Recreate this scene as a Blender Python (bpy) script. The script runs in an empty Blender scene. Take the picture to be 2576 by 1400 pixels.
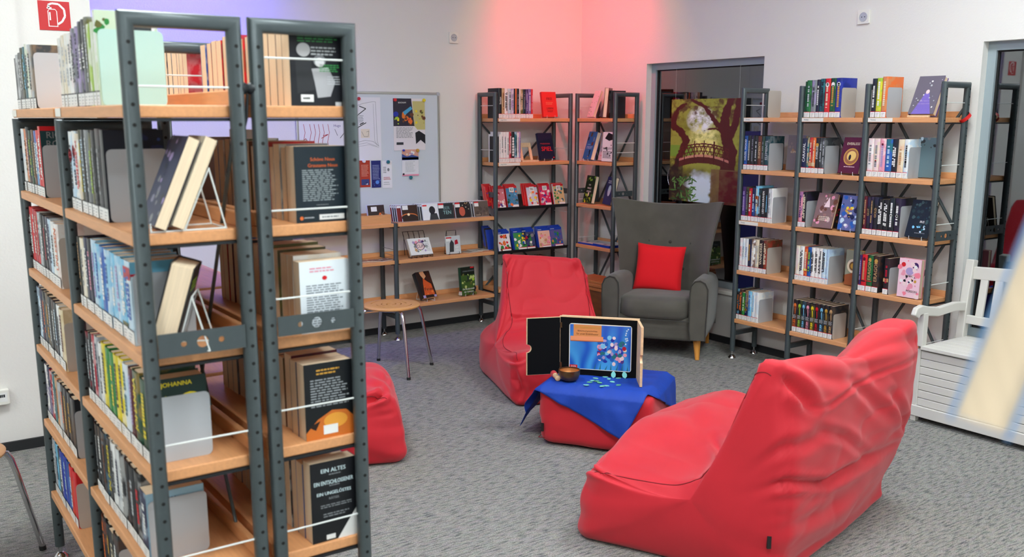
import bpy, math, random
import numpy as np
from mathutils import Vector, Matrix
D = bpy.data; S = bpy.context.scene; COL = S.collection
random.seed(7); RNG = np.random.RandomState(7)
pi = math.pi
# ---------------------------------------------------------------- camera, world, exposure
CAM = Vector((-4.9226, -6.1106, 1.5444)); YAW = 0.6076; PITCH = 0.1975; FPX = 2392.23; PCY = 774.36
cam = D.cameras.new('camera'); camo = D.objects.new('camera', cam); COL.objects.link(camo)
camo.location = CAM; camo.rotation_euler = (pi/2 - PITCH, 0, -YAW)
cam.sensor_width = 36; cam.lens = 36*FPX/2576; cam.shift_y = (PCY - 700)/2576
cam.clip_start = .05; cam.clip_end = 100
cam.dof.use_dof = True; cam.dof.focus_distance = 4.9; cam.dof.aperture_fstop = 4.4
S.camera = camo
w = D.worlds.new('night'); S.world = w; w.use_nodes = True
w.node_tree.nodes['Background'].inputs[0].default_value = (.02, .028, .045, 1)
w.node_tree.nodes['Background'].inputs[1].default_value = 1.0
S.view_settings.view_transform = 'Standard'; S.view_settings.look = 'None'; S.view_settings.gamma = 1
S.view_settings.use_curve_mapping = False; S.view_settings.exposure = 0.0
PANEL_POWER = 40.5          # emission of the ceiling panels
ROOM = (-8.4, 0.0, -9.2, 0.0, 3.3)   # x0,x1,y0,y1,ceiling

# ---------------------------------------------------------------- pixel helper (photo 2576x1400)
_s, _c, _sp, _cp = math.sin(YAW), math.cos(YAW), math.sin(PITCH), math.cos(PITCH)
_R = Vector((_c, -_s, 0)); _F = Vector((_s*_cp, _c*_cp, -_sp)); _U = Vector((_s*_sp, _c*_sp, _cp))
def ray(x, y): return _R*((x-1288)/FPX) - _U*((y-PCY)/FPX) + _F
def onz(x, y, z=0.): d = ray(x, y); return CAM + d*((z-CAM.z)/d.z)
def onx(x, y, X=0.): d = ray(x, y); return CAM + d*((X-CAM.x)/d.x)
def ony(x, y, Y=0.): d = ray(x, y); return CAM + d*((Y-CAM.y)/d.y)

# ---------------------------------------------------------------- colours and materials
def s2l(c):
    c = c/255.
    return c/12.92 if c <= .04045 else ((c+.055)/1.055)**2.4
def lin(c): return tuple(s2l(v) for v in c)
PAL = dict(black=(30,32,38), charcoal=(52,56,60), grey=(128,132,136), lightgrey=(186,190,194), white=(232,232,230), cream=(228,214,186),
  beige=(212,190,150), tan=(190,150,105), brown=(104,62,40), maroon=(92,24,38), red=(206,32,40), crimson=(176,24,48), pink=(228,150,170), palepink=(236,208,210),
  orange=(226,112,50), yellow=(232,210,40), gold=(196,150,60), lime=(160,196,60), green=(40,130,60), darkgreen=(22,70,48), teal=(34,110,120), darkteal=(20,62,72),
  skyblue=(120,190,226), paleblue=(190,214,232), blue=(36,92,176), royalblue=(34,52,160), navy=(24,32,72), violet=(86,58,140), purple=(62,34,92), lilac=(168,150,196), olive=(96,96,48), mint=(176,222,208))
WORD = dict(lightgrey='light grey', palepink='pale pink', darkgreen='dark green', darkteal='dark teal', skyblue='sky blue', paleblue='pale blue', royalblue='royal blue')
def cw(n): return WORD.get(n, n)
def C(c): return lin(PAL[c]) if isinstance(c, str) else lin(c)
MATS = {}
def mat(name, col, rough=.5, metal=0., spec=.5, noise=None, bump=None, emit=None, coat=0, sheen=0):
    """Principled material; noise=(scale, amount, stretch xyz), bump=(scale, strength, distance)"""
    m = D.materials.new(name); m.use_nodes = True; nt = m.node_tree; b = nt.nodes['Principled BSDF']
    b.inputs['Base Color'].default_value = (*C(col), 1); b.inputs['Roughness'].default_value = rough
    b.inputs['Metallic'].default_value = metal; b.inputs['Specular IOR Level'].default_value = spec
    b.inputs['Coat Weight'].default_value = coat; b.inputs['Sheen Weight'].default_value = sheen
    if emit: b.inputs['Emission Color'].default_value = (*lin(emit[0]), 1); b.inputs['Emission Strength'].default_value = emit[1]
    tc = nt.nodes.new('ShaderNodeTexCoord')
    if noise:
        mp = nt.nodes.new('ShaderNodeMapping'); mp.inputs['Scale'].default_value = noise[2] if len(noise) > 2 else (1,1,1)
        n = nt.nodes.new('ShaderNodeTexNoise'); n.inputs['Scale'].default_value = noise[0]; n.inputs['Detail'].default_value = 4
        r = nt.nodes.new('ShaderNodeMapRange'); r.inputs['From Min'].default_value = .3; r.inputs['From Max'].default_value = .7
        r.inputs['To Min'].default_value = 1-noise[1]; r.inputs['To Max'].default_value = 1+noise[1]
        mx = nt.nodes.new('ShaderNodeMix'); mx.data_type = 'RGBA'; mx.blend_type = 'MULTIPLY'; mx.inputs[0].default_value = 1
        mx.inputs[6].default_value = (*C(col), 1)
        L = nt.links.new; L(tc.outputs['Object'], mp.inputs[0]); L(mp.outputs[0], n.inputs['Vector']); L(n.outputs['Fac'], r.inputs['Value'])
        L(r.outputs[0], mx.inputs[7]); L(mx.outputs[2], b.inputs['Base Color'])
    if bump:
        n2 = nt.nodes.new('ShaderNodeTexNoise'); n2.inputs['Scale'].default_value = bump[0]; n2.inputs['Detail'].default_value = 5
        bp = nt.nodes.new('ShaderNodeBump'); bp.inputs['Strength'].default_value = bump[1]; bp.inputs['Distance'].default_value = bump[2]
        nt.links.new(tc.outputs['Object'], n2.inputs['Vector']); nt.links.new(n2.outputs['Fac'], bp.inputs['Height']); nt.links.new(bp.outputs[0], b.inputs['Normal'])
    MATS[name] = m; return m
mat('wall_plaster', (226,224,220), .85, spec=.2, bump=(95, .35, .004))
mat('ceiling_paint', (228,228,226), .9, spec=.2)
mat('skirting', (30,33,36), .6)
mat('beech', (216,154,104), .45, noise=(14, .07, (1, 9, 9)))
mat('shelf_metal', (74,83,86), .34, metal=.25, noise=(60, .05))
mat('dark_metal', (34,38,42), .45, metal=.3)
mat('chrome', (205,205,208), .12, metal=1.)
mat('steel', (190,192,196), .3, metal=.9)
mat('wire_white', (226,230,228), .35)
mat('hole', (8,9,10), .8)
mat('red_fabric', (196,32,46), .6, spec=.3, sheen=.18, noise=(5, .05), bump=(420, .12, .001))
mat('seam_red', (120,12,24), .8)
mat('blue_cloth', (26,66,168), .6, spec=.3, noise=(9, .08), bump=(60, .2, .003))
mat('grey_fabric', (88,85,78), .9, spec=.2, sheen=.25, noise=(9, .10), bump=(260, .25, .0015))
mat('grey_piping', (62,60,56), .9)
mat('cushion_red', (226,24,34), .75, spec=.2, sheen=.1, bump=(300, .2, .001))
mat('oak_leg', (214,146,62), .4, noise=(18, .12, (6, 6, 1)))
mat('stool_wood', (214,158,96), .4, noise=(12, .06, (1, 8, 1)))
mat('bench_paint', (206,203,197), .55, bump=(60, .1, .002))
mat('trunk_wood', (112,62,26), .45, noise=(7, .25, (1, 1, 5)))
mat('trunk_lid', (184,112,62), .45, noise=(9, .12, (1, 8, 8)))
mat('pale_wood', (222,190,150), .5, noise=(16, .08, (6, 1, 6)))
mat('pages', (232,210,180), .85, spec=.15, noise=(380, .08, (1, .02, .02)))
mat('pages_white', (226,216,198), .85, spec=.15, noise=(380, .06, (1, .02, .02)))
mat('plate_grey', (182,186,192), .4, metal=.15)
mat('plate_beige', (188,180,172), .42, metal=.1)
mat('plate_mint', (182,216,208), .3)
mat('acrylic', (225,232,235), .1, spec=.7)
mat('black_felt', (14,15,18), .9, spec=.1)
mat('bronze', (120,92,66), .3, metal=.8, noise=(30, .2))
mat('bronze_in', (205,140,84), .4, metal=.6)
mat('board_white', (206,214,222), .2, spec=.5)
mat('aluminium', (176,176,168), .4, metal=.6)
mat('window_frame', (150,164,170), .4)
mat('plastic_white', (230,228,220), .35)
mat('rubber', (25,25,26), .8)
mat('label_tag', (24,18,20), .7)
mat('red_plastic', (214,30,30), .4)
mat('navy_board', (16,22,84), .6)
mat('clear_case', (205,210,215), .12, spec=.6)
mat('case_blue', (22,60,170), .2, spec=.6)
mat('case_red', (200,24,30), .2, spec=.6)
mat('case_black', (20,20,22), .2, spec=.6)
mat('cardboard', (196,168,128), .7)
mat('panel_emit', (240,240,240), .5, emit=((243,252,253), PANEL_POWER))
mat('violet_lamp', (120,100,255), .5, emit=((120,90,255), 6)); mat('pink_lamp', (255,110,130), .5, emit=((255,90,120), 6))

def m_carpet():
    m = D.materials.new('carpet'); m.use_nodes = True; nt = m.node_tree; b = nt.nodes['Principled BSDF']; L = nt.links.new
    b.inputs['Roughness'].default_value = .95; b.inputs['Specular IOR Level'].default_value = .1
    tc = nt.nodes.new('ShaderNodeTexCoord')
    def noise(scale, sc, det=3):
        mp = nt.nodes.new('ShaderNodeMapping'); mp.inputs['Scale'].default_value = sc
        n = nt.nodes.new('ShaderNodeTexNoise'); n.inputs['Scale'].default_value = scale; n.inputs['Detail'].default_value = det; n.inputs['Roughness'].default_value = .6
        L(tc.outputs['Object'], mp.inputs[0]); L(mp.outputs[0], n.inputs['Vector']); return n
    streak = noise(20, (1.0, 6.5, 1), 6); fine = noise(240, (1, 1, 1), 2); hue = noise(26, (1, 3, 1), 3)
    r = nt.nodes.new('ShaderNodeValToRGB'); e = r.color_ramp.elements
    e[0].position = .34; e[0].color = (*lin((84,88,90)), 1); e[1].position = .53; e[1].color = (*lin((150,148,143)), 1)
    L(streak.outputs['Fac'], r.inputs[0])
    r2 = nt.nodes.new('ShaderNodeValToRGB'); e = r2.color_ramp.elements
    e[0].position = .3; e[0].color = (.45, .45, .46, 1); e[1].position = .7; e[1].color = (1.35, 1.35, 1.35, 1)
    L(fine.outputs['Fac'], r2.inputs[0])
    m1 = nt.nodes.new('ShaderNodeMix'); m1.data_type = 'RGBA'; m1.blend_type = 'MULTIPLY'; m1.inputs[0].default_value = 1
    L(r.outputs[0], m1.inputs[6]); L(r2.outputs[0], m1.inputs[7])
    m2 = nt.nodes.new('ShaderNodeMix'); m2.data_type = 'RGBA'; m2.blend_type = 'OVERLAY'; m2.inputs[0].default_value = .16
    L(m1.outputs[2], m2.inputs[6]); L(hue.outputs['Color'], m2.inputs[7]); L(m2.outputs[2], b.inputs['Base Color'])
    bp = nt.nodes.new('ShaderNodeBump'); bp.inputs['Strength'].default_value = .5; bp.inputs['Distance'].default_value = .004
    L(fine.outputs['Fac'], bp.inputs['Height']); L(bp.outputs[0], b.inputs['Normal'])
    MATS['carpet'] = m
m_carpet()
def m_cover():
    # one paper-jacket material: ground colour = object colour, second ink and its share = object properties
    m = D.materials.new('book_jacket'); m.use_nodes = True; nt = m.node_tree; b = nt.nodes['Principled BSDF']; L = nt.links.new
    b.inputs['Roughness'].default_value = .35
    oi = nt.nodes.new('ShaderNodeObjectInfo'); tc = nt.nodes.new('ShaderNodeTexCoord')
    at = nt.nodes.new('ShaderNodeAttribute'); at.attribute_type = 'OBJECT'; at.attribute_name = 'tint'
    ap = nt.nodes.new('ShaderNodeAttribute'); ap.attribute_type = 'OBJECT'; ap.attribute_name = 'ink'
    ad = nt.nodes.new('ShaderNodeVectorMath'); ad.operation = 'ADD'
    sc = nt.nodes.new('ShaderNodeVectorMath'); sc.operation = 'SCALE'; sc.inputs[0].default_value = (31, 17, 23)
    L(oi.outputs['Random'], sc.inputs['Scale']); L(tc.outputs['Object'], ad.inputs[0]); L(sc.outputs[0], ad.inputs[1])
    n = nt.nodes.new('ShaderNodeTexNoise'); n.inputs['Scale'].default_value = 22; n.inputs['Detail'].default_value = 3; L(ad.outputs[0], n.inputs['Vector'])
    mr = nt.nodes.new('ShaderNodeMapRange'); mr.inputs['From Min'].default_value = .47; mr.inputs['From Max'].default_value = .56; L(n.outputs['Fac'], mr.inputs['Value'])
    mu = nt.nodes.new('ShaderNodeMath'); mu.operation = 'MULTIPLY'; L(mr.outputs[0], mu.inputs[0]); L(ap.outputs['Fac'], mu.inputs[1])
    mx = nt.nodes.new('ShaderNodeMix'); mx.data_type = 'RGBA'; L(mu.outputs[0], mx.inputs[0]); L(oi.outputs['Color'], mx.inputs[6]); L(at.outputs['Color'], mx.inputs[7])
    L(mx.outputs[2], b.inputs['Base Color']); MATS['book_jacket'] = m
m_cover()
def m_print():
    m = D.materials.new('printed_ink'); m.use_nodes = True; nt = m.node_tree; b = nt.nodes['Principled BSDF']
    b.inputs['Roughness'].default_value = .4; b.inputs['Specular IOR Level'].default_value = .35
    at = nt.nodes.new('ShaderNodeAttribute'); at.attribute_name = 'ink_colour'; nt.links.new(at.outputs['Color'], b.inputs['Base Color'])
    MATS['printed_ink'] = m
m_print()
def m_glass():
    m = D.materials.new('window_glass'); m.use_nodes = True; nt = m.node_tree; L = nt.links.new
    for n in list(nt.nodes): nt.nodes.remove(n)
    o = nt.nodes.new('ShaderNodeOutputMaterial'); g = nt.nodes.new('ShaderNodeBsdfGlossy'); g.inputs['Roughness'].default_value = .02; g.inputs['Color'].default_value = (.9, .95, 1, 1)
    t = nt.nodes.new('ShaderNodeBsdfTransparent'); t.inputs['Color'].default_value = (.55, .6, .62, 1)
    f = nt.nodes.new('ShaderNodeFresnel'); f.inputs['IOR'].default_value = 2.5; mx = nt.nodes.new('ShaderNodeMixShader')
    L(f.outputs[0], mx.inputs[0]); L(t.outputs[0], mx.inputs[1]); L(g.outputs[0], mx.inputs[2]); L(mx.outputs[0], o.inputs[0]); MATS['window_glass'] = m
m_glass()

# ---------------------------------------------------------------- mesh helpers
class MB:
    def __init__(s): s.v = []; s.f = []
    def add(s, v, f):
        o = len(s.v); s.v += [tuple(p) for p in v]; s.f += [tuple(i+o for i in q) for q in f]; return s
    def box(s, x0, x1, y0, y1, z0, z1, M=None):
        v = [Vector((x, y, z)) for z in (z0, z1) for y in (y0, y1) for x in (x0, x1)]
        if M is not None: v = [M @ p for p in v]
        return s.add(v, [(0,2,3,1), (4,5,7,6), (0,1,5,4), (2,6,7,3), (0,4,6,2), (1,3,7,5)])
    def cyl(s, p0, p1, r, n=10, r2=None):
        p0, p1 = Vector(p0), Vector(p1); d = (p1-p0).normalized(); a = d.orthogonal().normalized(); b = d.cross(a); r2 = r if r2 is None else r2
        v = [p0 + a*(r*math.cos(2*pi*i/n)) + b*(r*math.sin(2*pi*i/n)) for i in range(n)] + [p1 + a*(r2*math.cos(2*pi*i/n)) + b*(r2*math.sin(2*pi*i/n)) for i in range(n)]
        return s.add(v, [(i, (i+1) % n, n+(i+1) % n, n+i) for i in range(n)] + [tuple(range(n-1, -1, -1)), tuple(range(n, 2*n))])
    def sweep(s, pts, prof, up=(0,0,1), closed=False):
        """sweep a closed 2D profile along a polyline with mitred corners"""
        pts = [Vector(p) for p in pts]; n = len(pts); m = len(prof); up = Vector(up); v = []
        for i, p in enumerate(pts):
            if closed: t0 = (p-pts[i-1]).normalized(); t1 = (pts[(i+1) % n]-p).normalized()
            else:
                t0 = (p-pts[i-1]).normalized() if i else (pts[1]-p).normalized(); t1 = (pts[i+1]-p).normalized() if i < n-1 else t0
            t = (t0+t1)
            t = t.normalized() if t.length > 1e-6 else t1
            k = 1/max(.3, t.dot(t1))
            a = up.cross(t)
            if a.length < 1e-4: a = Vector((1,0,0)).cross(t)
            a.normalize(); b = t.cross(a)
            bend = (t1-t0); bd = bend - t*bend.dot(t)
            for (u, w_) in prof:
                q = a*u + b*w_
                if bd.length > 1e-5: e = bd.normalized(); q = q + e*(q.dot(e)*(k-1))
                v.append(p+q)
        f = []; R = n if closed else n-1
        for i in range(R):
            for j in range(m):
                a0 = i*m+j; a1 = i*m+(j+1) % m; b0 = ((i+1) % n)*m+j; b1 = ((i+1) % n)*m+(j+1) % m; f.append((a0, a1, b1, b0))
        if not closed: f += [tuple(range(m-1, -1, -1)), tuple((n-1)*m+j for j in range(m))]
        return s.add(v, f)
    def tube(s, pts, r, n=6, closed=False, up=(0.13,0.21,.97)):
        return s.sweep(pts, [(r*math.cos(2*pi*i/n), r*math.sin(2*pi*i/n)) for i in range(n)], up, closed)
    def prism(s, poly, z0, z1, M=None):
        n = len(poly); v = [Vector((x, y, z0)) for x, y in poly] + [Vector((x, y, z1)) for x, y in poly]
        if M is not None: v = [M @ p for p in v]
        return s.add(v, [tuple(range(n-1, -1, -1)), tuple(range(n, 2*n))] + [(i, (i+1) % n, n+(i+1) % n, n+i) for i in range(n)])
    def lathe(s, prof, n=24, M=None):
        m = len(prof); v = []
        for i in range(n):
            a = 2*pi*i/n
            for r, z in prof: v.append(Vector((r*math.cos(a), r*math.sin(a), z)))
        if M is not None: v = [M @ p for p in v]
        f = []
        for i in range(n):
            for j in range(m-1): f.append((i*m+j, ((i+1) % n)*m+j, ((i+1) % n)*m+j+1, i*m+j+1))
        return s.add(v, f)
    def grid(s, P, closed_u=False):
        """P[i][j] points"""
        n = len(P); m = len(P[0]); v = [p for r in P for p in r]; f = []
        for i in range(n if closed_u else n-1):
            for j in range(m-1): f.append((i*m+j, ((i+1) % n)*m+j, ((i+1) % n)*m+j+1, i*m+j+1))
        return s.add(v, f)
def obj(name, mb, mt, parent=None, smooth=None, bevel=None, subd=0, loc=None):
    if isinstance(mb, MB):
        me = D.meshes.new(name); me.from_pydata(mb.v, [], mb.f); me.update()
        if smooth is not None:
            me.polygons.foreach_set('use_smooth', [True]*len(me.polygons))
            if smooth < 180: me.set_sharp_from_angle(angle=math.radians(smooth))
    else: me = mb
    if mt and not me.materials: me.materials.append(MATS[mt] if isinstance(mt, str) else mt)
    o = D.objects.new(name, me); COL.objects.link(o)
    if parent: o.parent = parent
    if loc is not None: o.location = loc
    if bevel:
        b = o.modifiers.new('b', 'BEVEL'); b.width = bevel[0]; b.segments = bevel[1]; b.limit_method = 'ANGLE'; b.angle_limit = math.radians(40)
        if smooth is None: me.polygons.foreach_set('use_smooth', [False]*len(me.polygons))
    if subd: u = o.modifiers.new('s', 'SUBSURF'); u.levels = subd; u.render_levels = subd
    return o
def tag(o, label, cat, group=None):
    o['label'] = label; o['category'] = cat
    if group: o['group'] = group
    return o
def thing(name, label, cat, loc=(0,0,0), rot=(0,0,0), group=None):
    o = D.objects.new(name, None); COL.objects.link(o); o.location = loc; o.rotation_euler = rot; o.empty_display_size = .05
    return tag(o, label, cat, group)
def struct(name, mb, mt, parent=None, **k):
    o = obj(name, mb, mt, parent, **k)
    if parent is None: o['kind'] = 'structure'
    return o
def T(loc=(0,0,0), rz=0, rx=0, ry=0):
    return Matrix.Translation(loc) @ Matrix.Rotation(rz, 4, 'Z') @ Matrix.Rotation(ry, 4, 'Y') @ Matrix.Rotation(rx, 4, 'X')
def rrect(w, h, r, n=4):
    P = []
    for cx, cy, a0 in ((w/2-r, h/2-r, 0), (-w/2+r, h/2-r, 90), (-w/2+r, -h/2+r, 180), (w/2-r, -h/2+r, 270)):
        for i in range(n+1): a = math.radians(a0+90*i/n); P.append((cx+r*math.cos(a), cy+r*math.sin(a)))
    return P
# smooth value noise for folds
_tab = RNG.rand(64, 64)*2-1
def vnoise(x, y):
    x = np.asarray(x, float); y = np.asarray(y, float); xi = np.floor(x).astype(int); yi = np.floor(y).astype(int); fx = x-xi; fy = y-yi
    fx = fx*fx*(3-2*fx); fy = fy*fy*(3-2*fy); t = lambda a, b: _tab[a % 64, b % 64]
    return (t(xi, yi)*(1-fx)+t(xi+1, yi)*fx)*(1-fy)+(t(xi, yi+1)*(1-fx)+t(xi+1, yi+1)*fx)*fy

# ---------------------------------------------------------------- flat print (lettering, covers, posters)
_txt = {}
def text_geo(s):
    if s not in _txt:
        cu = D.curves.new('lettering', 'FONT'); cu.body = s; cu.resolution_u = 2; cu.fill_mode = 'FRONT'
        o = D.objects.new('lettering', cu); me = D.meshes.new_from_object(o)
        v = np.array([p.co[:2] for p in me.vertices]) if len(me.vertices) else np.zeros((0, 2))
        f = [tuple(p.vertices) for p in me.polygons]
        D.objects.remove(o); D.curves.remove(cu); D.meshes.remove(me)
        if len(v): v = v - v.min(0)
        _txt[s] = (v, f)
    return _txt[s]
class Print:
    def __init__(s, eps=.00025): s.v = []; s.f = []; s.c = []; s.eps = eps
    def poly(s, pts, col, L=1):
        o = len(s.v); s.v += [(p[0], p[1], L*s.eps) for p in pts]; s.f.append(tuple(range(o, o+len(pts)))); s.c.append(C(col)); return s
    def rect(s, u0, v0, u1, v1, col, L=1): return s.poly([(u0, v0), (u1, v0), (u1, v1), (u0, v1)], col, L)
    def ell(s, cu, cv, ru, rv, col, L=1, n=14): return s.poly([(cu+ru*math.cos(2*pi*i/n), cv+rv*math.sin(2*pi*i/n)) for i in range(n)], col, L)
    def text(s, t, u, v, h, col, L=2, rot=0, w=None, center=True, bold=0):
        """centre (u,v), letter height h; w = fit width"""
        g, f = text_geo(t)
        if not len(g): return s
        W, H = g.max(0); k = h/max(H, 1e-6); kx = k
        if w and W*k > w: kx = w/W
        q = g*np.array([kx, k]) - (np.array([W*kx, H*k])/2 if center else 0); c, sn = math.cos(rot), math.sin(rot)
        for off in ([0] if not bold else [-bold, bold]):
            o = len(s.v); s.v += [(u+(x+off)*c-y*sn, v+(x+off)*sn+y*c, (L+(off > 0)*.3)*s.eps) for x, y in q]
            s.f += [tuple(i+o for i in p) for p in f]; s.c += [C(col)]*len(f)
        return s
    def lines(s, u0, v0, u1, v1, n, col, L=2, fill=.45, ragged=.25, rot=False):
        """rows of tiny word-like dashes for print too small to read"""
        dv = (v1-v0)/n
        for i in range(n):
            y = v1-(i+.5)*dv; x = u0; e = u1-(u1-u0)*ragged*random.random()
            while x < e:
                wl = (u1-u0)*random.uniform(.06, .2); x2 = min(x+wl, e)
                s.rect(x, y-dv*fill/2, x2, y+dv*fill/2, col, L); x = x2+(u1-u0)*.03
        return s
    def raster(s, u0, v0, u1, v1, img, L=1):
        """img[row from bottom][col] linear rgb"""
        ny, nx = img.shape[:2]; o = len(s.v)
        for j in range(ny+1):
            for i in range(nx+1): s.v.append((u0+(u1-u0)*i/nx, v0+(v1-v0)*j/ny, L*s.eps))
        for j in range(ny):
            for i in range(nx): a = o+j*(nx+1)+i; s.f.append((a, a+1, a+nx+2, a+nx+1)); s.c.append(tuple(img[j, i]))
        return s
    def build(s, name, parent, M=None):
        me = D.meshes.new(name); v = s.v
        if M is not None: v = [tuple(M @ Vector(p)) for p in v]
        me.from_pydata(v, [], s.f); a = me.attributes.new('ink_colour', 'FLOAT_COLOR', 'FACE')
        a.data.foreach_set('color', np.array([(*c, 1) for c in s.c], dtype=np.float32).ravel()); me.update()
        return obj(name, me, 'printed_ink', parent)
def face(o, u, v):   # print plane: origin, u axis, v axis
    o, u, v = Vector(o), Vector(u).normalized(), Vector(v).normalized(); w_ = u.cross(v)
    return Matrix(((u.x, v.x, w_.x, o.x), (u.y, v.y, w_.y, o.y), (u.z, v.z, w_.z, o.z), (0, 0, 0, 1)))
# ================================================================ ROOM SHELL
x0, x1, y0, y1, CH = ROOM
W1 = (-.766, -1.868, .372, 1.931); W2 = (-3.316, -4.75, .372, 1.931)
struct('floor', MB().box(x0, x1+.3, y0, y1+.3, -.12, 0), 'carpet')
struct('ceiling', MB().box(x0, x1+.3, y0, y1+.3, CH, CH+.1), 'ceiling_paint')
struct('wall_back', MB().box(x0, .3, 0, .3, 0, CH), 'wall_plaster')
wr = MB()
for a, b, z0, z1 in ((.0, W1[0], 0, CH), (W1[0], W1[1], 0, W1[2]-.03), (W1[0], W1[1], W1[3], CH), (W1[1], W2[0], 0, CH), (W2[0], W2[1], 0, W2[2]-.03), (W2[0], W2[1], W2[3], CH), (W2[1], y0, 0, CH)):
    wr.box(0, .3, b, a, z0, z1)
struct('wall_right', wr, 'wall_plaster')
struct('wall_left', MB().box(x0, -4.224, -1.25, 0, 0, CH).box(-4.224, -3.906, -1.225, 0, 0, CH), 'wall_plaster')
struct('wall_front', MB().box(x0, x1+.3, y0-.2, y0, 0, CH), 'wall_plaster')
struct('wall_side', MB().box(x0-.2, x0, y0, y1, 0, CH), 'wall_plaster')
struct('baseboard_back', MB().box(-3.906, 0, -.014, 0, 0, .046), 'skirting')
struct('baseboard_right', MB().box(-.014, 0, y0, -.014, 0, .046), 'skirting')
struct('baseboard_left', MB().box(x0, -4.224, -1.264, -1.25, 0, .048).box(-4.224, -3.906, -1.239, -1.225, 0, .048), 'skirting')
def window(name, W, post):
    a, b, z0, z1 = W[1], W[0], W[2], W[3]; fx0, fx1, t = .05, .11, .045
    m = MB().box(fx0, fx1, a, b, z1-t, z1).box(fx0, fx1, a, b, z0, z0+t).box(fx0, fx1, a, a+t, z0+t, z1-t).box(fx0, fx1, b-t, b, z0+t, z1-t)
    o = struct(name, m, 'window_frame')
    obj('pane', MB().box(.075, .083, a+t, b-t, z0+t, z1-t), 'window_glass', o)
    obj('gasket', MB().box(.066, .075, a+t, b-t, z1-t-.008, z1-t).box(.066, .075, b-t-.008, b-t, z0+t, z1-t-.008).box(.066, .075, a+t, b-t, z0+t, z0+t+.008), 'rubber', o)
    obj('window_sill', MB().box(-.022, .05, a, b, z0-.03, z0), 'plastic_white', o, bevel=(.006, 2))
    obj('outer_ledge', MB().box(.11, .34, a, b, z0-.03, z0), 'aluminium', o)
window('window_1', W1, None); window('window_2', W2, None)
# dark yard outside the panes
struct('ground', MB().box(.3, 9, y0, 2, -.3, -.12), 'skirting')

# ceiling light panels
for px, py in ((-1.5, -4.0), (-1.5, -6.9), (-4.1, -3.0), (-4.1, -5.4), (-4.1, -7.8), (-6.7, -3.2), (-6.7, -6.4)):
        side = {-1.5: 'on the window side', -4.1: 'over the double shelf aisle', -6.7: 'on the side away from the windows'}[px]
        L = thing('ceiling_light', 'square white ceiling light panel, %s' % side, 'lamp', (px, py, CH), group='ceiling light panels')
        obj('housing', MB().box(-.37, .37, -.37, -.345, -.06, 0).box(-.37, .37, .345, .37, -.06, 0).box(-.37, -.345, -.345, .345, -.06, 0).box(.345, .37, -.345, .345, -.06, 0), 'plastic_white', L)
        obj('diffuser', MB().box(-.345, .345, -.345, .345, -.05, -.03), 'panel_emit', L)
# coloured effect spots on the ceiling
def effect_spot(label, loc, aim, col, power, ang, blend, lampmat, colour2=None):
    L = thing('effect_spot', label, 'lamp', loc); d = (Vector(aim)-Vector(loc)); q = d.to_track_quat('-Z', 'Y'); Mq = q.to_matrix().to_4x4()
    obj('can', MB().lathe([(.055, .06), (.055, -.08), (.05, -.08), (.05, .05), (.0, .05), (.0, .06), (.055, .06)], 20, Mq), 'dark_metal', L, smooth=40)
    obj('lens', MB().lathe([(.05, -.055), (.0, -.055)], 20, Mq), lampmat, L)
    obj('bracket', MB().box(-.012, .012, -.012, .012, .04, CH-loc[2]), 'dark_metal', L)
    for c, p, a, b in [(col, power, ang, blend)] + ([colour2] if colour2 else []):
        li = D.lights.new('spot', 'SPOT'); li.color = lin(c); li.energy = p; li.spot_size = math.radians(a); li.spot_blend = b; li.shadow_soft_size = .035
        lo = D.objects.new('spot_beam', li); COL.objects.link(lo); lo.parent = L; lo.rotation_euler = q.to_euler(); lo.location = Vector(d).normalized()*.07
effect_spot('black ceiling spot throwing pink and amber light into the room corner', (-.9, -.9, CH-.15), (0, 0, 1.5), (255,50,82), 88, 80, .9, 'pink_lamp', ((255,180,80), 14, 92, .3))
effect_spot('black ceiling spot throwing violet light behind the whiteboard wall', (-3.25, -.42, CH-.15), (-3.25, 0, 2.45), (84,72,255), 230, 112, .9, 'violet_lamp')

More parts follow.
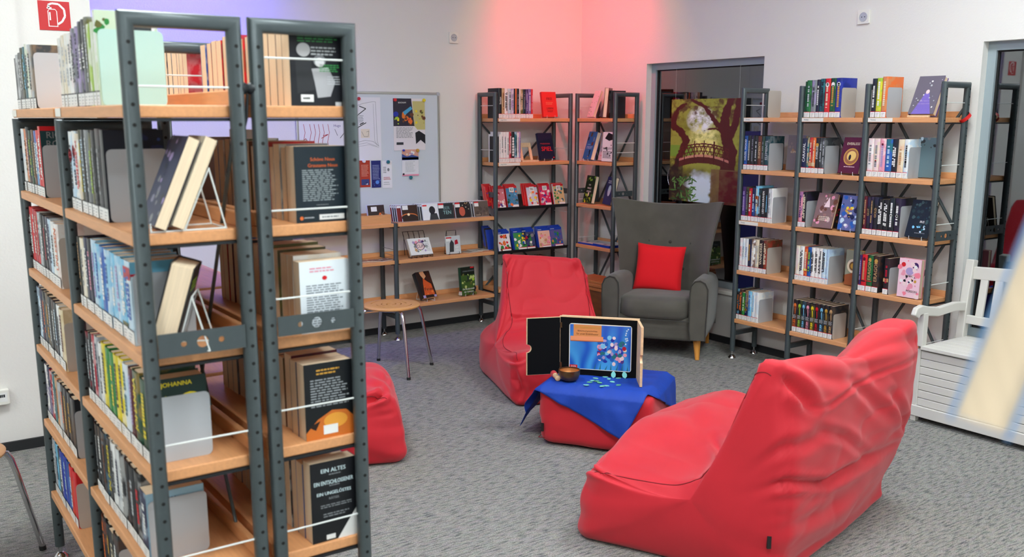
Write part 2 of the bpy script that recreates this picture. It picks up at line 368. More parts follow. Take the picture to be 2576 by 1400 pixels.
# ================================================================ SHELVING
HX = .0161
POST = [(x, y) for x, y in rrect(.032, .032, .0135, 3)]
def frame_part(root, x, dep, H, foot=True, holes=0, plate=None, rods=(), cross=.165, rodmat='wire_white', low=.045):
    """end frame: inverted U of round tube; holes=-1/+1 side of the peg holes; plate = z of the perforated tie plate"""
    fr = obj('frame', MB().sweep([(x, 0, low), (x, 0, H-.016), (x, dep, H-.016), (x, dep, low)], POST, up=(1, 0, 0)), 'shelf_metal', root, smooth=35)
    obj('cross_bar', MB().box(x-.012, x+.012, .012, dep-.012, cross-.014, cross+.014), 'shelf_metal', root)
    if foot:
        for y in (0, dep): obj('foot', MB().lathe([(0, low+.004), (.007, low+.004), (.007, .022), (.012, .02), (.024, .006), (.026, 0), (0, 0)], 14, T((x, y, 0))), 'chrome', root, smooth=50)
    if holes:
        m = MB()
        for y in (0, dep):
            z = .09
            while z < H-.03:
                X = x+holes*HX; m.cyl((X-holes*.004, y, z), (X+holes*.0003, y, z), .0042, 8); z += .04
        h = obj('peg_holes', m, 'hole', fr); h['kind'] = 'stuff'
    if plate:
        # flat plate with three round holes (ring-cut so the holes are open)
        z0, z1 = plate; X0, X1 = x+(-.015 if holes <= 0 else .012), x+(-.012 if holes <= 0 else .015); m = MB(); n = 16
        def holed(ya, yb, cy, cz, r):
            for X in (X0, X1):
                ring = [(X, cy+r*math.cos(2*pi*i/n), cz+r*math.sin(2*pi*i/n)) for i in range(n)]
                out = []
                for i in range(n):
                    a = 2*pi*i/n; c_, s_ = math.cos(a), math.sin(a); k = 1/max(abs(c_), abs(s_)); out.append((X, cy+(yb-ya)/2*c_*k, cz+(z1-z0)/2*s_*k))
                m.add(ring+out, [(i, (i+1) % n, n+(i+1) % n, n+i) for i in range(n)])
        cz = (z0+z1)/2; e = [.014, dep*.30, dep*.385, dep*.615, dep*.70, dep-.014]
        rr = min(.013, (z1-z0)*.28)
        holed(e[1]-dep*.06, e[2]-.0, (e[1]-dep*.06+e[2])/2, cz, rr*.5); holed(e[2], e[3], dep/2, cz, rr); holed(e[3], e[4]+dep*.06, (e[3]+e[4]+dep*.06)/2, cz, rr*.5)
        for X in (X0, X1):
            for ya, yb in ((e[0], e[1]-dep*.06), (e[4]+dep*.06, e[5])): m.add([(X, ya, z0), (X, yb, z0), (X, yb, z1), (X, ya, z1)], [(0, 1, 2, 3)])
        for z in (z0, z1): m.add([(X0, e[0], z), (X1, e[0], z), (X1, e[5], z), (X0, e[5], z)], [(0, 1, 2, 3)])
        obj('tie_plate', m, 'shelf_metal', root)
    for z in rods: obj('book_stop_rod', MB().cyl((x, .012, z), (x, dep-.012, z), .0022, 6), rodmat, root)
    return fr
def board_part(root, xa, xb, dep, zb, lip=True, mt='beech', t=.026, over=.014):
    b = MB().box(xa+.017, xb-.017, -over, dep+over, zb, zb+t)
    o = obj('shelf_board', b, mt, root, bevel=(.003, 2))
    if lip: obj('back_lip', MB().box(xa+.019, xb-.019, dep+over-.016, dep+over, zb+t, zb+t+.032), mt, o, bevel=(.002, 1))
    for q in (xa+.012, xb-.034): obj('bracket', MB().box(q, q+.022, .0, dep, zb-.007, zb-.001), 'dark_metal', o)
    return o
def xbrace(root, xa, xb, y, za, zb, r=.0085):
    for p, q in (((xa, y, za), (xb, y, zb)), ((xb, y+.012, za), (xa, y+.012, zb))): obj('brace', MB().cyl(p, q, r, 8), 'shelf_metal', root, smooth=40)

# three-bay unit by the right wall -----------------------------------------------------------------
RX, RY, RW, RD, RH = -.272, -1.954, .4441, .212, 1.726; RZ = [.2385+.32*k for k in range(5)]
RM = T((RX, RY, 0), -pi/2)
ru = thing('shelf_unit', 'three-bay dark metal shelf with beech boards between the two windows', 'shelf', (RX, RY, 0), (0, 0, -pi/2))
for i in range(4):
    frame_part(ru, i*RW, RD, RH, holes=(-1 if i < 3 else 1), plate=(.905, .955) if i == 3 else None, rods=(1.62, 1.30, .99, .67, .35))
for k, z in enumerate(RZ):
    for i in range(3): board_part(ru, i*RW, (i+1)*RW, RD, z)
xbrace(ru, .44, .89, RD-.004, .2, .95); xbrace(ru, .44, .89, RD-.004, .95, 1.6); xbrace(ru, .89, 1.33, RD-.004, .2, .95); xbrace(ru, .89, 1.33, RD-.004, .95, 1.6)
# corner unit by the back wall ---------------------------------------------------------------------
AX, AY, AW, AD, AH = -.999, -.2555, .6935, .2085, 1.726
AM = T((AX, AY, 0), 0); AZ = [.25, .545, .87, 1.193, 1.5135]
au = thing('shelf_unit', 'single-bay dark metal corner shelf beside the whiteboard', 'shelf', (AX, AY, 0))
frame_part(au, 0, AD, AH, plate=(.965, 1.005), rods=(1.63, 1.31)); frame_part(au, AW, AD, AH, plate=(.965, 1.005), rods=(1.31, .82, .49))
for z in (AZ[0], AZ[3], AZ[4]): board_part(au, 0, AW, AD, z)
xbrace(au, .02, AW-.02, AD-.004, .25, .88); xbrace(au, .02, AW-.02, AD-.004, .88, 1.5)
TRAY = .42   # slope of the media trays
for z in (AZ[1], AZ[2]):
    d = AD/math.cos(TRAY)
    m = MB().box(.017, AW-.017, 0, d, -.003, 0, T((0, .0, z), 0, TRAY)).box(.017, AW-.017, -.003, 0, -.003, .022, T((0, .0, z), 0, TRAY))
    obj('media_tray', m, 'dark_metal', au)
# corner unit by the right wall --------------------------------------------------------------------
BX, BY, BW, BD, BH = -.2593, -.2822, .4435, .209, 1.726
BM = T((BX, BY, 0), -pi/2); BZ = [.235, .551, .866, 1.193, 1.5135]
bu = thing('shelf_unit', 'narrow dark metal shelf in the pink-lit corner behind the armchair', 'shelf', (BX, BY, 0), (0, 0, -pi/2))
frame_part(bu, 0, BD, BH, plate=(.965, 1.005), rods=(1.63, 1.30, .92, .62, .32)); frame_part(bu, BW, BD, BH, plate=(.965, 1.005), rods=(1.36, 1.29, .68))
for z in BZ: board_part(bu, 0, BW, BD, z)
xbrace(bu, .02, BW-.02, BD-.004, .25, .88); xbrace(bu, .02, BW-.02, BD-.004, .88, 1.5)
# low media unit along the back wall ---------------------------------------------------------------
DX, DWd = -1.8365, .8375; DZ = [.222, .544, .803]
DM = T((DX, AY, 0), 0)
du = thing('shelf_unit', 'low two-bay media shelf below the whiteboard', 'shelf', (DX-.8375, AY, 0))
frame_part(du, 0, AD, .83); frame_part(du, DWd, AD, .83, rods=(.64, .60), rodmat='steel')
for k, z in enumerate(DZ):
    board_part(du, 0, DWd, AD, z, lip=k < 2); board_part(du, DWd, 2*DWd-.005, AD, z, lip=k < 2)
# double-sided shelf in front ----------------------------------------------------------------------
FX0, FX1, FX2, FX3, FY, FLn, FH, FD = -4.4406, -4.2256, -4.1785, -3.9646, -4.0893, .7523, 1.7512, .2145
FZ = [.235, .50, .764, 1.025, 1.283, 1.544]
FLM = T((FX0, FY+2*FLn, 0), -pi/2); FRM = T((FX3, FY, 0), pi/2)
flu = thing('shelf_unit', 'tall dark metal shelf whose books show their spines, half of a double row', 'shelf', (FX0, FY+2*FLn, 0), (0, 0, -pi/2))
fru = thing('shelf_unit', 'tall dark metal shelf whose books show their page edges, half of a double row', 'shelf', (FX3, FY, 0), (0, 0, pi/2))
for i in range(3): frame_part(flu, i*FLn, FD, FH if i == 2 else 1.541, holes=1, plate=(1.049, 1.1) if i == 2 else None, rods=(1.606, .853, .591) if i == 2 else (1.36, 1.1, .6))
for i in range(3): frame_part(fru, i*FLn, FD, FH, holes=-1, plate=(1.062, 1.107) if i == 0 else None, rods=(1.67, 1.343, 1.145, .885, .589) if i == 0 else (1.66,))
for z in FZ:
    for i in range(2): board_part(flu, i*FLn, (i+1)*FLn, FD, z); board_part(fru, i*FLn, (i+1)*FLn, FD, z)
xbrace(flu, .02, FLn-.02, FD-.006, .3, 1.0, .0045); xbrace(flu, FLn+.02, 2*FLn-.02, FD-.006, .25, 1.5, .0045)
cl = thing('clamp', 'black clamp tying the two halves of the double shelf together', 'clamp', ((FX1+FX2)/2, FY, 1.605))
obj('clamp_jaw', MB().lathe([(0, -.0235), (.012, -.0235), (.015, -.018), (.012, -.004), (.009, 0), (.012, .004), (.015, .018), (.012, .0235), (0, .0235)], 14, T((0, 0, 0), 0, 0, pi/2)), 'dark_metal', cl, smooth=50)
obj('clamp_strap', MB().tube([(0, 0, -.01), (-.003, .004, -.06), (-.012, .01, -.1)], .0035), 'dark_metal', cl)
# ================================================================ BOOKS
ORD = ['first','second','third','fourth','fifth','sixth','seventh','eighth','ninth','tenth','eleventh','twelfth','thirteenth','fourteenth','fifteenth','sixteenth','seventeenth','eighteenth','nineteenth','twentieth','twenty-first','twenty-second','twenty-third','twenty-fourth','twenty-fifth']
def book_parts(root, t, h, d, c1, c2=None, ink=.0, hard=True, white=False):
    """spine towards local -y at y=0, front cover at local +x, base z=0, x centred"""
    c = .0022 if hard else .0008; o = .003 if hard else 0; r = min(t*.22, .005) if hard else .001
    out = [(-t/2, d), (-t/2, r)] + [(-t/2*math.cos(a), r-r*math.sin(a)) for a in (pi*.17, pi*.33, pi*.5, pi*.67, pi*.83)] + [(t/2, r), (t/2, d)]
    inn = [(-t/2+c, d), (-t/2+c, r+c)] + [((-t/2+c)*math.cos(a), r+c-r*math.sin(a)*.9) for a in (pi*.17, pi*.33, pi*.5, pi*.67, pi*.83)] + [(t/2-c, r+c), (t/2-c, d)]
    n = len(out); v = []
    for z in (0, h):
        v += [(x, y, z) for x, y in out] + [(x, y, z) for x, y in inn]
    f = []
    for i in range(n-1):
        f += [(i, i+1, 2*n+i+1, 2*n+i), (n+i+1, n+i, 3*n+i, 3*n+i+1), (i+1, i, n+i, n+i+1), (2*n+i, 2*n+i+1, 3*n+i+1, 3*n+i)]
    f += [(0, 2*n, 3*n, n), (n-1, 2*n-1, 4*n-1, 3*n-1)]
    cv = obj('cover', MB().add(v, f), 'book_jacket', root, smooth=50)
    cv.color = (*C(c1), 1); cv['tint'] = list(C(c2 or c1)); cv['ink'] = float(ink)
    e = .0004
    obj('page_block', MB().box(-t/2+c+e, t/2-c-e, r+c+e, d-o-e, o, h-o), 'pages_white' if white else 'pages', root)
    return cv
SP = lambda y=-.0003: face((0, y, 0), (1, 0, 0), (0, 0, 1))
LBL = {}
def sticker(root, t, stripe, h=.03):
    k = (round(t, 4), stripe)
    if k not in LBL:
        p = Print(); w_ = t*.94; p.rect(-w_/2, .002, w_/2, h, 'white', 1); p.rect(-w_/2, h, w_/2, h+.003, stripe, 1)
        for i in range(3): p.rect(-w_*.3, h*(.22+.24*i), w_*(.0+.12*i), h*(.22+.24*i)+.0018, 'grey', 2)
        LBL[k] = p.build('spine_sticker', root, SP(-.0004)); return
    obj('spine_sticker', LBL[k].data, None, root)
def place(name, label, cat, M, group=None):
    o = D.objects.new(name, None); COL.objects.link(o); o.matrix_world = M; o.empty_display_size = .05; return tag(o, label, cat, group)
def spine_print(root, t, h, title, tc, stripe, deco=None):
    p = Print(); z0 = .038 if stripe else .012; used = False
    if deco:
        for kind, a, b, col in deco:
            if kind == 'band': p.rect(-t*.48, h*a, t*.48, h*b, col, 1)
            elif kind == 'dot': p.ell(0, h*a, min(t*.4, b), min(t*.4, b)*1.1, col, 2)
            elif kind == 'dots':
                for q in range(int(b)): p.ell(0, h*(a+.09*q), t*.3, t*.32, col, 2)
            elif kind == 'flame':
                p.ell(0, h*.83, t*.3, h*.07, col, 2); p.poly([(-t*.1, h*.82), (t*.1, h*.8), (t*.18, h*.6), (t*.06, h*.52), (0, h*.66)], col, 2)
                p.lines(-t*.4, h*.42, t*.4, h*.54, 4, 'lightgrey', 2); p.text(b, 0, h*.28, t*.5, col, 2, pi/2, w=h*.2, bold=.0006)
        used = True
    if title:
        for k, s_ in enumerate(title.split('|')):
            n = len(title.split('|'))
            if s_ == '~':
                x = -t*.22+t*.3*k if n > 1 else 0; z = z0+(h-z0)*random.uniform(.08, .2); e = h*random.uniform(.8, .93); w_ = t*(.26 if n > 1 else .34)
                q = Print()
                while z < e:
                    l = random.uniform(.006, .012); p.rect(x-w_/2, z, x+w_/2, min(z+l*.78, e), tc, 2); z += l
                    if random.random() < .13: z += .008
            else:
                w_ = (h-z0)*.8; hh = t*(.52 if n == 1 else .34); xx = 0 if n == 1 else -t*.2+t*.42*k
                p.text(s_, xx, z0+(h-z0)*.5, hh, tc, 2, pi/2, w=w_, bold=t*.012)
        used = True
    if used: p.build('spine_print', root, SP(-.0003))
    if stripe: sticker(root, t, stripe)
NB = [0]; LAST = {}
def book(M, label, group, t, h, d, c1, c2=None, ink=0, title=None, tc='white', stripe=None, hard=True, deco=None, white=False):
    NB[0] += 1
    r = place('book', label, 'book', M, group); book_parts(r, t, h, d, c1, c2, ink, hard, white); spine_print(r, t, h, title, tc, stripe, deco); return r
def row(UM, x, y, z, items, where, group, stripe='red', d=.145, hard=True, end='bookend', bend=None, gap=.0008, dirn=1, note=''):
    """books side by side from local x; items = (t mm, h mm, colour[, colour2, ink, title, tcol, deco]); returns x after the last"""
    n = len(items)
    for i, it in enumerate(items):
        t, h, c1 = it[0]/1000, it[1]/1000, it[2]; c2 = it[3] if len(it) > 3 else None; ink = it[4] if len(it) > 4 else 0
        title = it[5] if len(it) > 5 else None; tc = it[6] if len(it) > 6 else 'white'; deco = it[7] if len(it) > 7 else None
        k = n-1-i if end else i
        num = ORD[k] if k < len(ORD) else 'later'
        lab = '%s book%s, %s from %s, %s' % (cw(c1), (' with %s print' % cw(c2 if (c2 and ink > .3) else tc)) if (title or deco or c2) else '', num, end or 'row end', where)
        dd = d*random.uniform(.95, 1.0); yo = y+random.uniform(0, .003)
        LAST['r'] = book(UM @ T((x+t/2, yo, z)), lab, group, t, h, dd, c1, c2, ink, title, tc, stripe, hard and h > .18, deco)
        LAST['dims'] = (t, h, dd)
        if i == 0: LAST['first'] = (LAST['r'], t, h, dd)
        x += t+gap
    if bend:
        if bend == 'none': return x
        bm, bh, bd = bend
        b = place('bookend', '%s metal bookend closing the row, %s' % ({'plate_grey': 'grey', 'plate_beige': 'beige', 'plate_mint': 'pale mint'}[bm], where), 'bookend', UM @ T((x+.001, y+.004, z)), 'bookends')
        P = rrect(bd, bh, .012, 3); o = Matrix(((0, 0, 1, 0), (1, 0, 0, bd/2), (0, 1, 0, bh/2), (0, 0, 0, 1)))
        obj('plate', MB().prism(P, 0, .0012, o), bm, b); x += .0012
    return x
def tilted(UM, x, y, z, ang, t, h, d, yawoff=0):
    """matrix for a cover-out book: cover plane facing local -y of the unit, leaning back by ang; (x,y,z) = lower front edge centre"""
    return UM @ T((x, y, z + t*math.sin(ang) + .0045), -pi/2+yawoff) @ Matrix.Rotation(-ang, 4, 'Y') @ T((-t/2, -d/2, 0))
def cover_plane(t): return face((t/2+.0003, 0, 0), (0, 1, 0), (0, 0, 1))
def back_plane(t, d): return face((-t/2-.0003, d, 0), (0, -1, 0), (0, 0, 1))
def art(p, d, h, bg, shapes):
    if bg: p.rect(0, 0, d, h, bg, 1)
    for s_ in shapes:
        k = s_[0]
        if k == 'e': p.ell(s_[1]*d, s_[2]*h, s_[3]*d, s_[4]*h, s_[5], s_[6] if len(s_) > 6 else 2, 20)
        elif k == 'r': p.rect(s_[1]*d, s_[2]*h, s_[3]*d, s_[4]*h, s_[5], s_[6] if len(s_) > 6 else 2)
        elif k == 'p': p.poly([(a*d, b*h) for a, b in s_[1]], s_[2], s_[3] if len(s_) > 3 else 2)
        elif k == 't': p.text(s_[1], s_[2]*d, s_[3]*h, s_[4]*h, s_[5], 5, 0, w=s_[6]*d if len(s_) > 6 else d*.86, bold=.00018)
        elif k == 'l': p.lines(s_[1]*d, s_[2]*h, s_[3]*d, s_[4]*h, s_[5], s_[6], 4)
        elif k == 'blob':
            for _ in range(s_[6]):
                a = s_[1]+(s_[3]-s_[1])*random.random(); b = s_[2]+(s_[4]-s_[2])*random.random(); q = random.uniform(.25, 1)*s_[7]
                n = 7; p.poly([(a*d+q*d*random.uniform(.6, 1)*math.cos(2*pi*i/n), b*h+q*d*random.uniform(.6, 1)*math.sin(2*pi*i/n)) for i in range(n)], random.choice(s_[5]), 2+random.random()*1.6)
    return p
def stand_wire(M, label, group=None, w=.09, h=.11, mt='steel', dep=.03, ang=.2, r_=.0016):
    """small wire easel: lip prongs in front, base loop, rest sloping behind the book; origin at the book's lower front edge, +y back"""
    r = place('book_easel', label, 'easel', M, group); yb = dep*math.cos(ang)+.006; yt = yb+h*math.tan(ang)
    obj('base_wire', MB().tube([(-w/2, -.005, .02), (-w/2, -.005, .0016), (-w/2, yt+.03, .0016), (w/2, yt+.03, .0016), (w/2, -.005, .0016), (w/2, -.005, .02)], r_), mt, r, smooth=60)
    obj('back_wire', MB().tube([(-w/2, yb, .0016), (-w/2, yt, h), (w/2, yt, h), (w/2, yb, .0016)], r_), mt, r, smooth=60)
    for s_ in (-1, 1): obj('strut', MB().tube([(s_*w/2, yt, h), (s_*w/2, yt+.03, .0016)], r_), mt, r, smooth=60)
    return r
def display(UM, x, y, z, ang, t, h, d, c1, bg, shapes, label, group='face-out display books', easel=None, hard=True, yaw=0, stripe=None, white=False):
    M = tilted(UM, x, y, z, ang, t, h, d, yaw)
    r = place('book', label, 'book', M, group); book_parts(r, t, h, d, c1, c1, 0, hard, white)
    art(Print(), d, h, bg, shapes).build('cover_print', r, cover_plane(t))
    if stripe: sticker(r, t, stripe)
    if easel:
        stand_wire(UM @ T((x, y, z), yaw) , easel, 'small easels under display books', w=d*.55, h=h*.4, mt='acrylic', dep=t, ang=ang)
    return r

# ---------------------------------------------------------------- three-bay unit (spines to the room)
def rw(k, bay): return '%s board, %s three-bay shelf' % (['lowest', 'second', 'third', 'fourth', 'top'][k], ['armchair bay', 'middle bay', 'bench bay'][bay])
def RR(k, bay, items, bend=('plate_beige', .155, .115), start=.019, **kw):
    return row(RM, bay*RW+start, .0, RZ[k]+.0262, items, rw(k, bay), 'books on the three-bay shelf', 'red', bend=bend, **kw)
b_ = 'black'
RR(4, 0, [], bend=('plate_beige', .16, .115), start=.19)
xe = RR(4, 1, [(8,205,'darkgreen'), (33,212,'darkgreen','green',.6,'~','lightgrey'), (35,212,'grey','lilac',.6,'~','charcoal'), (24,214,b_,'navy',.5,'~','white'), (32,218,'darkteal','teal',.9,'~','black'), (35,218,'red',None,0,'~','cream',[('dot',.84,.012,'white')]), (37,219,'darkgreen','green',.4,'~','gold',[('dot',.84,.012,'white')]), (40,219,'royalblue','navy',.4,'~','gold',[('dot',.84,.012,'white')])], bend=('plate_beige', .165, .13))
xe = RR(4, 2, [(28,208,b_,'darkteal',.3,'~','white'), (32,210,'lime','yellow',.7,'~','white'), (34,216,'orange','tan',.5,'~','cream')], bend=('plate_grey', .16, .13))
display(RM, 2*RW+.30, .03, RZ[4]+.026, .42, .035, .215, .145, 'violet', (108,102,116), [('p', [(.12,0),(.88,0),(.6,.55),(.44,.55)], (124,106,190)), ('e',.52,.58,.07,.06,'palepink'), ('blob',.05,.1,.95,.95,['lightgrey','lilac','white'],16,.06), ('t','DAS REICH',.5,.34,.035,'lilac',.5), ('t','DER SIEBEN HÖFE',.5,.27,.035,'lilac',.75)], 'violet book on pale wooden easel leaning back on top board near bench')
st = place('book_easel', 'pale wooden lip easel under the violet book near bench', 'easel', RM @ T((2*RW+.30, .02, RZ[4]+.0262)), 'small easels under display books')
obj('lip', MB().box(-.062, .062, -.012, .006, .0, .012), 'pale_wood', st, bevel=(.002, 1)); obj('rest', MB().box(-.03, .03, .14, .148, 0, .13, T((0, 0, 0))), 'pale_wood', st)
xe = RR(3, 0, [(26,208,'blue','navy',.5,'HAZEL WOOD','white'), (26,210,b_,'charcoal',.4,'~','lightgrey'), (26,210,b_,'purple',.4,'~','grey'), (26,210,b_,'charcoal',.4,'~','lightgrey'), (29,208,'brown','maroon',.5,'ELEMENTS','beige'), (24,208,'charcoal','darkgreen',.6,'~','grey'), (34,208,'darkteal','grey',.5,'ELEMENTS','lightgrey')], bend=('plate_grey', .165, .13))
display(RM, .345, .09, RZ[3]+.026, .06, .03, .21, .13, 'grey', (112,104,104), [('blob',.1,.45,.9,.8,[(150,120,90),(130,116,110)],10,.1), ('t','ELEMENTS',.5,.52,.055,'beige',.8), ('l',.55,.28,.9,.36,3,'lightgrey')], 'grey book with gilt title leaning beside bookend, fourth board near armchair')
xe = RR(3, 1, [(34,200,'navy','charcoal',.3,'CARAVAL','white'), (16,206,'teal','gold',.5,'~','cream'), (22,206,'crimson','orange',.4,'~','cream',[('band',.2,.3,'tan')]), (22,206,'orange','brown',.4,'~','cream',[('band',.2,.3,'beige')]), (25,205,b_,None,0,'EVERLESS','white',[('dot',.8,.012,'gold')]), (19,206,'charcoal','grey',.4,'~','lightgrey'), (20,206,'charcoal','grey',.4,'~','lightgrey')], bend=('plate_grey', .16, .125))
display(RM, RW+.345, .0, RZ[3]+.026, .25, .03, .205, .135, 'maroon', (84,24,44), [('e',.5,.46,.36,.24,'gold'), ('e',.5,.46,.31,.205,(150,96,60),3), ('e',.52,.48,.22,.14,(226,190,110),4), ('e',.45,.44,.06,.08,'black',4.6), ('t','EVERLESS',.5,.82,.07,'cream',.8), ('l',.25,.16,.8,.2,1,'palepink')], 'maroon book with golden circle on clear easel, fourth board middle bay', easel='clear easel under the maroon book on the fourth board')
xe = RR(3, 2, [(35,208,'palepink','white',.8,'~','grey'), (37,208,'palepink','cream',.8,'~','grey',[('dot',.42,.005,'crimson')]), (37,208,'pink','palepink',.8,'~','lilac',[('dot',.85,.006,'crimson')]), (39,206,'blue','teal',.9,'~','paleblue'), (33,206,b_,'navy',.3,'~|~','white'), (36,206,'cream','orange',.3,'~','tan'), (30,207,'paleblue','white',.8,'~','charcoal',[('dot',.42,.006,'charcoal')])], bend=('plate_grey', .165, .14))
display(RM, 2*RW+.315, .1, RZ[3]+.026, .04, .022, .21, .11, 'paleblue', (96,120,130), [('blob',.0,.7,1,1,['grey','charcoal','paleblue'],10,.12)], 'misty blue-grey book standing behind bookend, fourth board near bench')
xe = RR(2, 0, [(32,212,'purple','violet',.6,'~','lilac'), (22,212,b_,'olive',.3,'~','grey'), (25,205,'crimson','red',.5,'~','white',[('dot',.88,.008,'gold')]), (26,210,'navy','blue',.5,'~','paleblue'), (26,222,'skyblue','brown',.9,'~','cream',[('dot',.68,.013,'orange')]), (20,208,b_,'teal',.2,'~','paleblue'), (34,210,b_,None,0,'LIED DER KRÄHEN','white'), (18,210,b_,'darkteal',.6,'~','skyblue'), (24,212,'lightgrey','white',.6,'~','grey'), (12,214,'white')], bend=('plate_grey', .16, .12))
xe = RR(2, 1, [(26,208,'pink','violet',.6,'~','purple'), (27,208,b_,'purple',.2,'~|~','cream')], bend=('plate_grey', .155, .12))
display(RM, RW+.19, -.0, RZ[2]+.026, .28, .018, .205, .135, 'brown', (128,100,96), [('blob',.05,.1,.95,.95,['pink',(150,110,100),(200,170,170),'brown'],26,.16), ('l',.25,.2,.8,.34,3,'cream'), ('p',[(.4,.6),(.6,.9),(.7,.6)],'palepink',5)], 'brown and rose book with floral cover, third board middle bay')
display(RM, RW+.26, .07, RZ[2]+.026, .24, .028, .205, .135, b_, 'black', [('blob',.1,.1,.9,.6,['brown','crimson'],6,.1)], 'black book leaning behind the brown and rose one', stripe=None)
display(RM, RW+.36, -.0, RZ[2]+.026, .2, .025, .2, .12, 'navy', (92,100,150), [('blob',.05,.1,.95,.95,['paleblue','navy','blue','lilac'],26,.17), ('blob',.3,.3,.75,.65,['gold','orange','cream','yellow'],14,.13), ('e',.42,.15,.09,.04,'white',5)], 'blue book with golden bursts on easel, third board middle bay', easel='clear easel under the blue and gold book')
xe = RR(2, 2, [(20,210,'maroon','purple',.4,'~','tan'), (22,210,b_,'purple',.4,'GLUT','tan'), (20,210,b_,'purple',.4,'~','tan'), (26,210,b_,'navy',.5,'GOLD','tan'), (33,200,b_,None,0,'~|~','white'), (33,200,b_,None,0,'~|~','white'), (33,212,b_,'darkteal',.2,'~','white',[('dot',.55,.008,'white')]), (36,212,b_,'purple',.3,'~','white',[('dot',.55,.008,'white')])], bend=('plate_grey', .17, .14))
display(RM, 2*RW+.352, .0, RZ[2]+.026, .3, .03, .205, .135, b_, (16,28,36), [('blob',.05,.3,.95,.95,['darkteal',(30,52,56),(60,84,84)],22,.1), ('blob',.2,.15,.8,.35,['skyblue','teal','paleblue'],12,.07), ('t','IRIS',.62,.42,.06,'white',.5), ('l',.4,.1,.85,.14,1,'grey')], 'black book with teal plumes on clear easel near bench', easel='clear easel under the black and teal book near bench')
xe = RR(1, 0, [(22,206,'white','pink',.3,'STOLEN','red'), (24,206,'white','skyblue',.3,'STOLEN','teal'), (24,206,'white','paleblue',.4,'STOLEN','blue'), (24,206,'navy','charcoal',.4,'~','gold'), (30,208,'white','brown',.9,'~','cream'), (29,208,'cream','darkgreen',.3,'~','lightgrey'), (36,208,b_,'maroon',.2,'WANDERER','cream'), (29,208,'brown','red',.3,'~|~','cream')], bend=('plate_beige', .165, .135))
xe = RR(1, 1, [(30,206,'cream','white',.6,'~','palepink'), (29,206,'white',None,0,'~|~','black'), (26,206,'orange','crimson',.8,'~','cream',[('band',.3,.35,'yellow')]), (25,206,'blue','darkgreen',.8,'~','lime'), (25,206,'white','palepink',.2,'~|~','black'), (25,206,'white','palepink',.2,'~|~','black'), (25,206,'white','palepink',.2,'~|~','black'), (28,206,'paleblue','white',.7,'~|~','black'), (18,206,'paleblue','blue',.3)], bend=('plate_grey', .165, .14))
display(RM, RW+.372, .07, RZ[1]+.026, .04, .03, .205, .1, 'gold', (146,150,130), [('e',.5,.55,.4,.2,'cream'), ('e',.5,.55,.26,.13,(120,86,50),3), ('e',.5,.55,.16,.08,'gold',4), ('p',[(0,0),(1,0),(1,.28),(.5,.36),(0,.28)],(150,84,48)), ('blob',.1,.3,.9,.42,['cream','white'],8,.12)], 'pale book with golden sun disc, second board middle bay')
xe = RR(1, 2, [(15,200,'purple','navy',.4,'~','lilac'), (32,206,'red','crimson',.2,'~','tan',[('band',.26,.29,'black'),('dot',.88,.009,'maroon')]), (37,206,'darkgreen','green',.3,'ERAGON','tan',[('band',.28,.3,'red'),('dot',.88,.009,'gold')]), (40,206,b_,'brown',.3,'ERAGON','tan',[('dot',.86,.011,'gold')])], bend='none')
xe = RR(1, 2, [(33,200,b_,'maroon',.2,'~','crimson',[('band',.35,.45,'tan')])], start=xe-2*RW+.03, bend=('plate_grey', .15, .12))
display(RM, 2*RW+.335, -.004, RZ[1]+.026, .03, .032, .21, .13, 'pink', (236,196,210), [('blob',.05,.05,.95,.95,['pink','palepink',(240,130,150),'white'],22,.16), ('e',.75,.82,.14,.1,'purple'), ('e',.75,.8,.07,.05,'white',3), ('e',.5,.68,.18,.1,'lilac',3), ('blob',.25,.35,.8,.55,['black','purple','gold'],9,.1), ('e',.2,.84,.1,.06,'red',3), ('t','MAGIC',.5,.56,.05,'black',.5), ('t','POISON',.66,.17,.06,'charcoal',.6)], 'pink book with violet swirls standing upright, second board near bench')
xe = RR(0, 0, [(18,196,b_,'skyblue',.4,'~','orange'), (24,196,b_,'brown',.4,'~|~','orange',[('dot',.8,.009,'tan')]), (21,178,'green','lime',.2,'~','white'), (25,196,'navy','gold',.4,'~','grey',[('dot',.36,.009,'gold')]), (28,194,'skyblue','paleblue',.7,'~','blue'), (30,194,'white','paleblue',.6,'~','skyblue'), (28,194,'white','paleblue',.5)], bend=('plate_grey', .15, .13))
fl = [('orange','STORM'),('lime','STORM'),('skyblue','STORM'),('pink','STORM'),('yellow','STORM'),('red','STORM'),('skyblue','STORM'),('gold','STORM'),('tan','STORM')]
xe = RR(0, 1, [(32 if i != 2 else 28,196,b_,fl[i][0],.08,None,'white',[('flame',0,'~' if 0 else 'STURM',fl[i][0])]) for i in range(9)], bend=('plate_beige', .15, .12), start=.022)
# shelf-edge paper strips
def strip(UM, x, z, w_, txt, label, tc='charcoal'):
    r = place('shelf_label', label, 'label', UM @ T((x, -.0146, z)), 'paper strips on shelf edges')
    obj('strip', MB().box(0, w_, -.0012, 0, .003, .024), 'plastic_white', r)
    if txt: Print().text(txt, w_*.22, .0135, .010, tc, 2, w=w_*.38).build('lettering', r, face((0, -.0013, 0), (1, 0, 0), (0, 0, 1)))
strip(RM, .02, RZ[4], .155, 'Fantasy', 'white paper strip on top board edge in bay near armchair'); strip(RM, RW+.02, RZ[4], .15, 'Fantasy', 'white paper strip on top board edge in middle bay')
strip(RM, 2*RW+.02, RZ[4], .15, 'Fantasy', 'white paper strip on top board edge in bay near bench'); strip(RM, .02, RZ[2], .155, 'Fantasy', 'white paper strip on third board edge in bay near armchair')
rb = place('wristband', 'red plastic ring hanging on the shelf post near bench', 'ring', RM @ T((3*RW, RD, 1.545)))
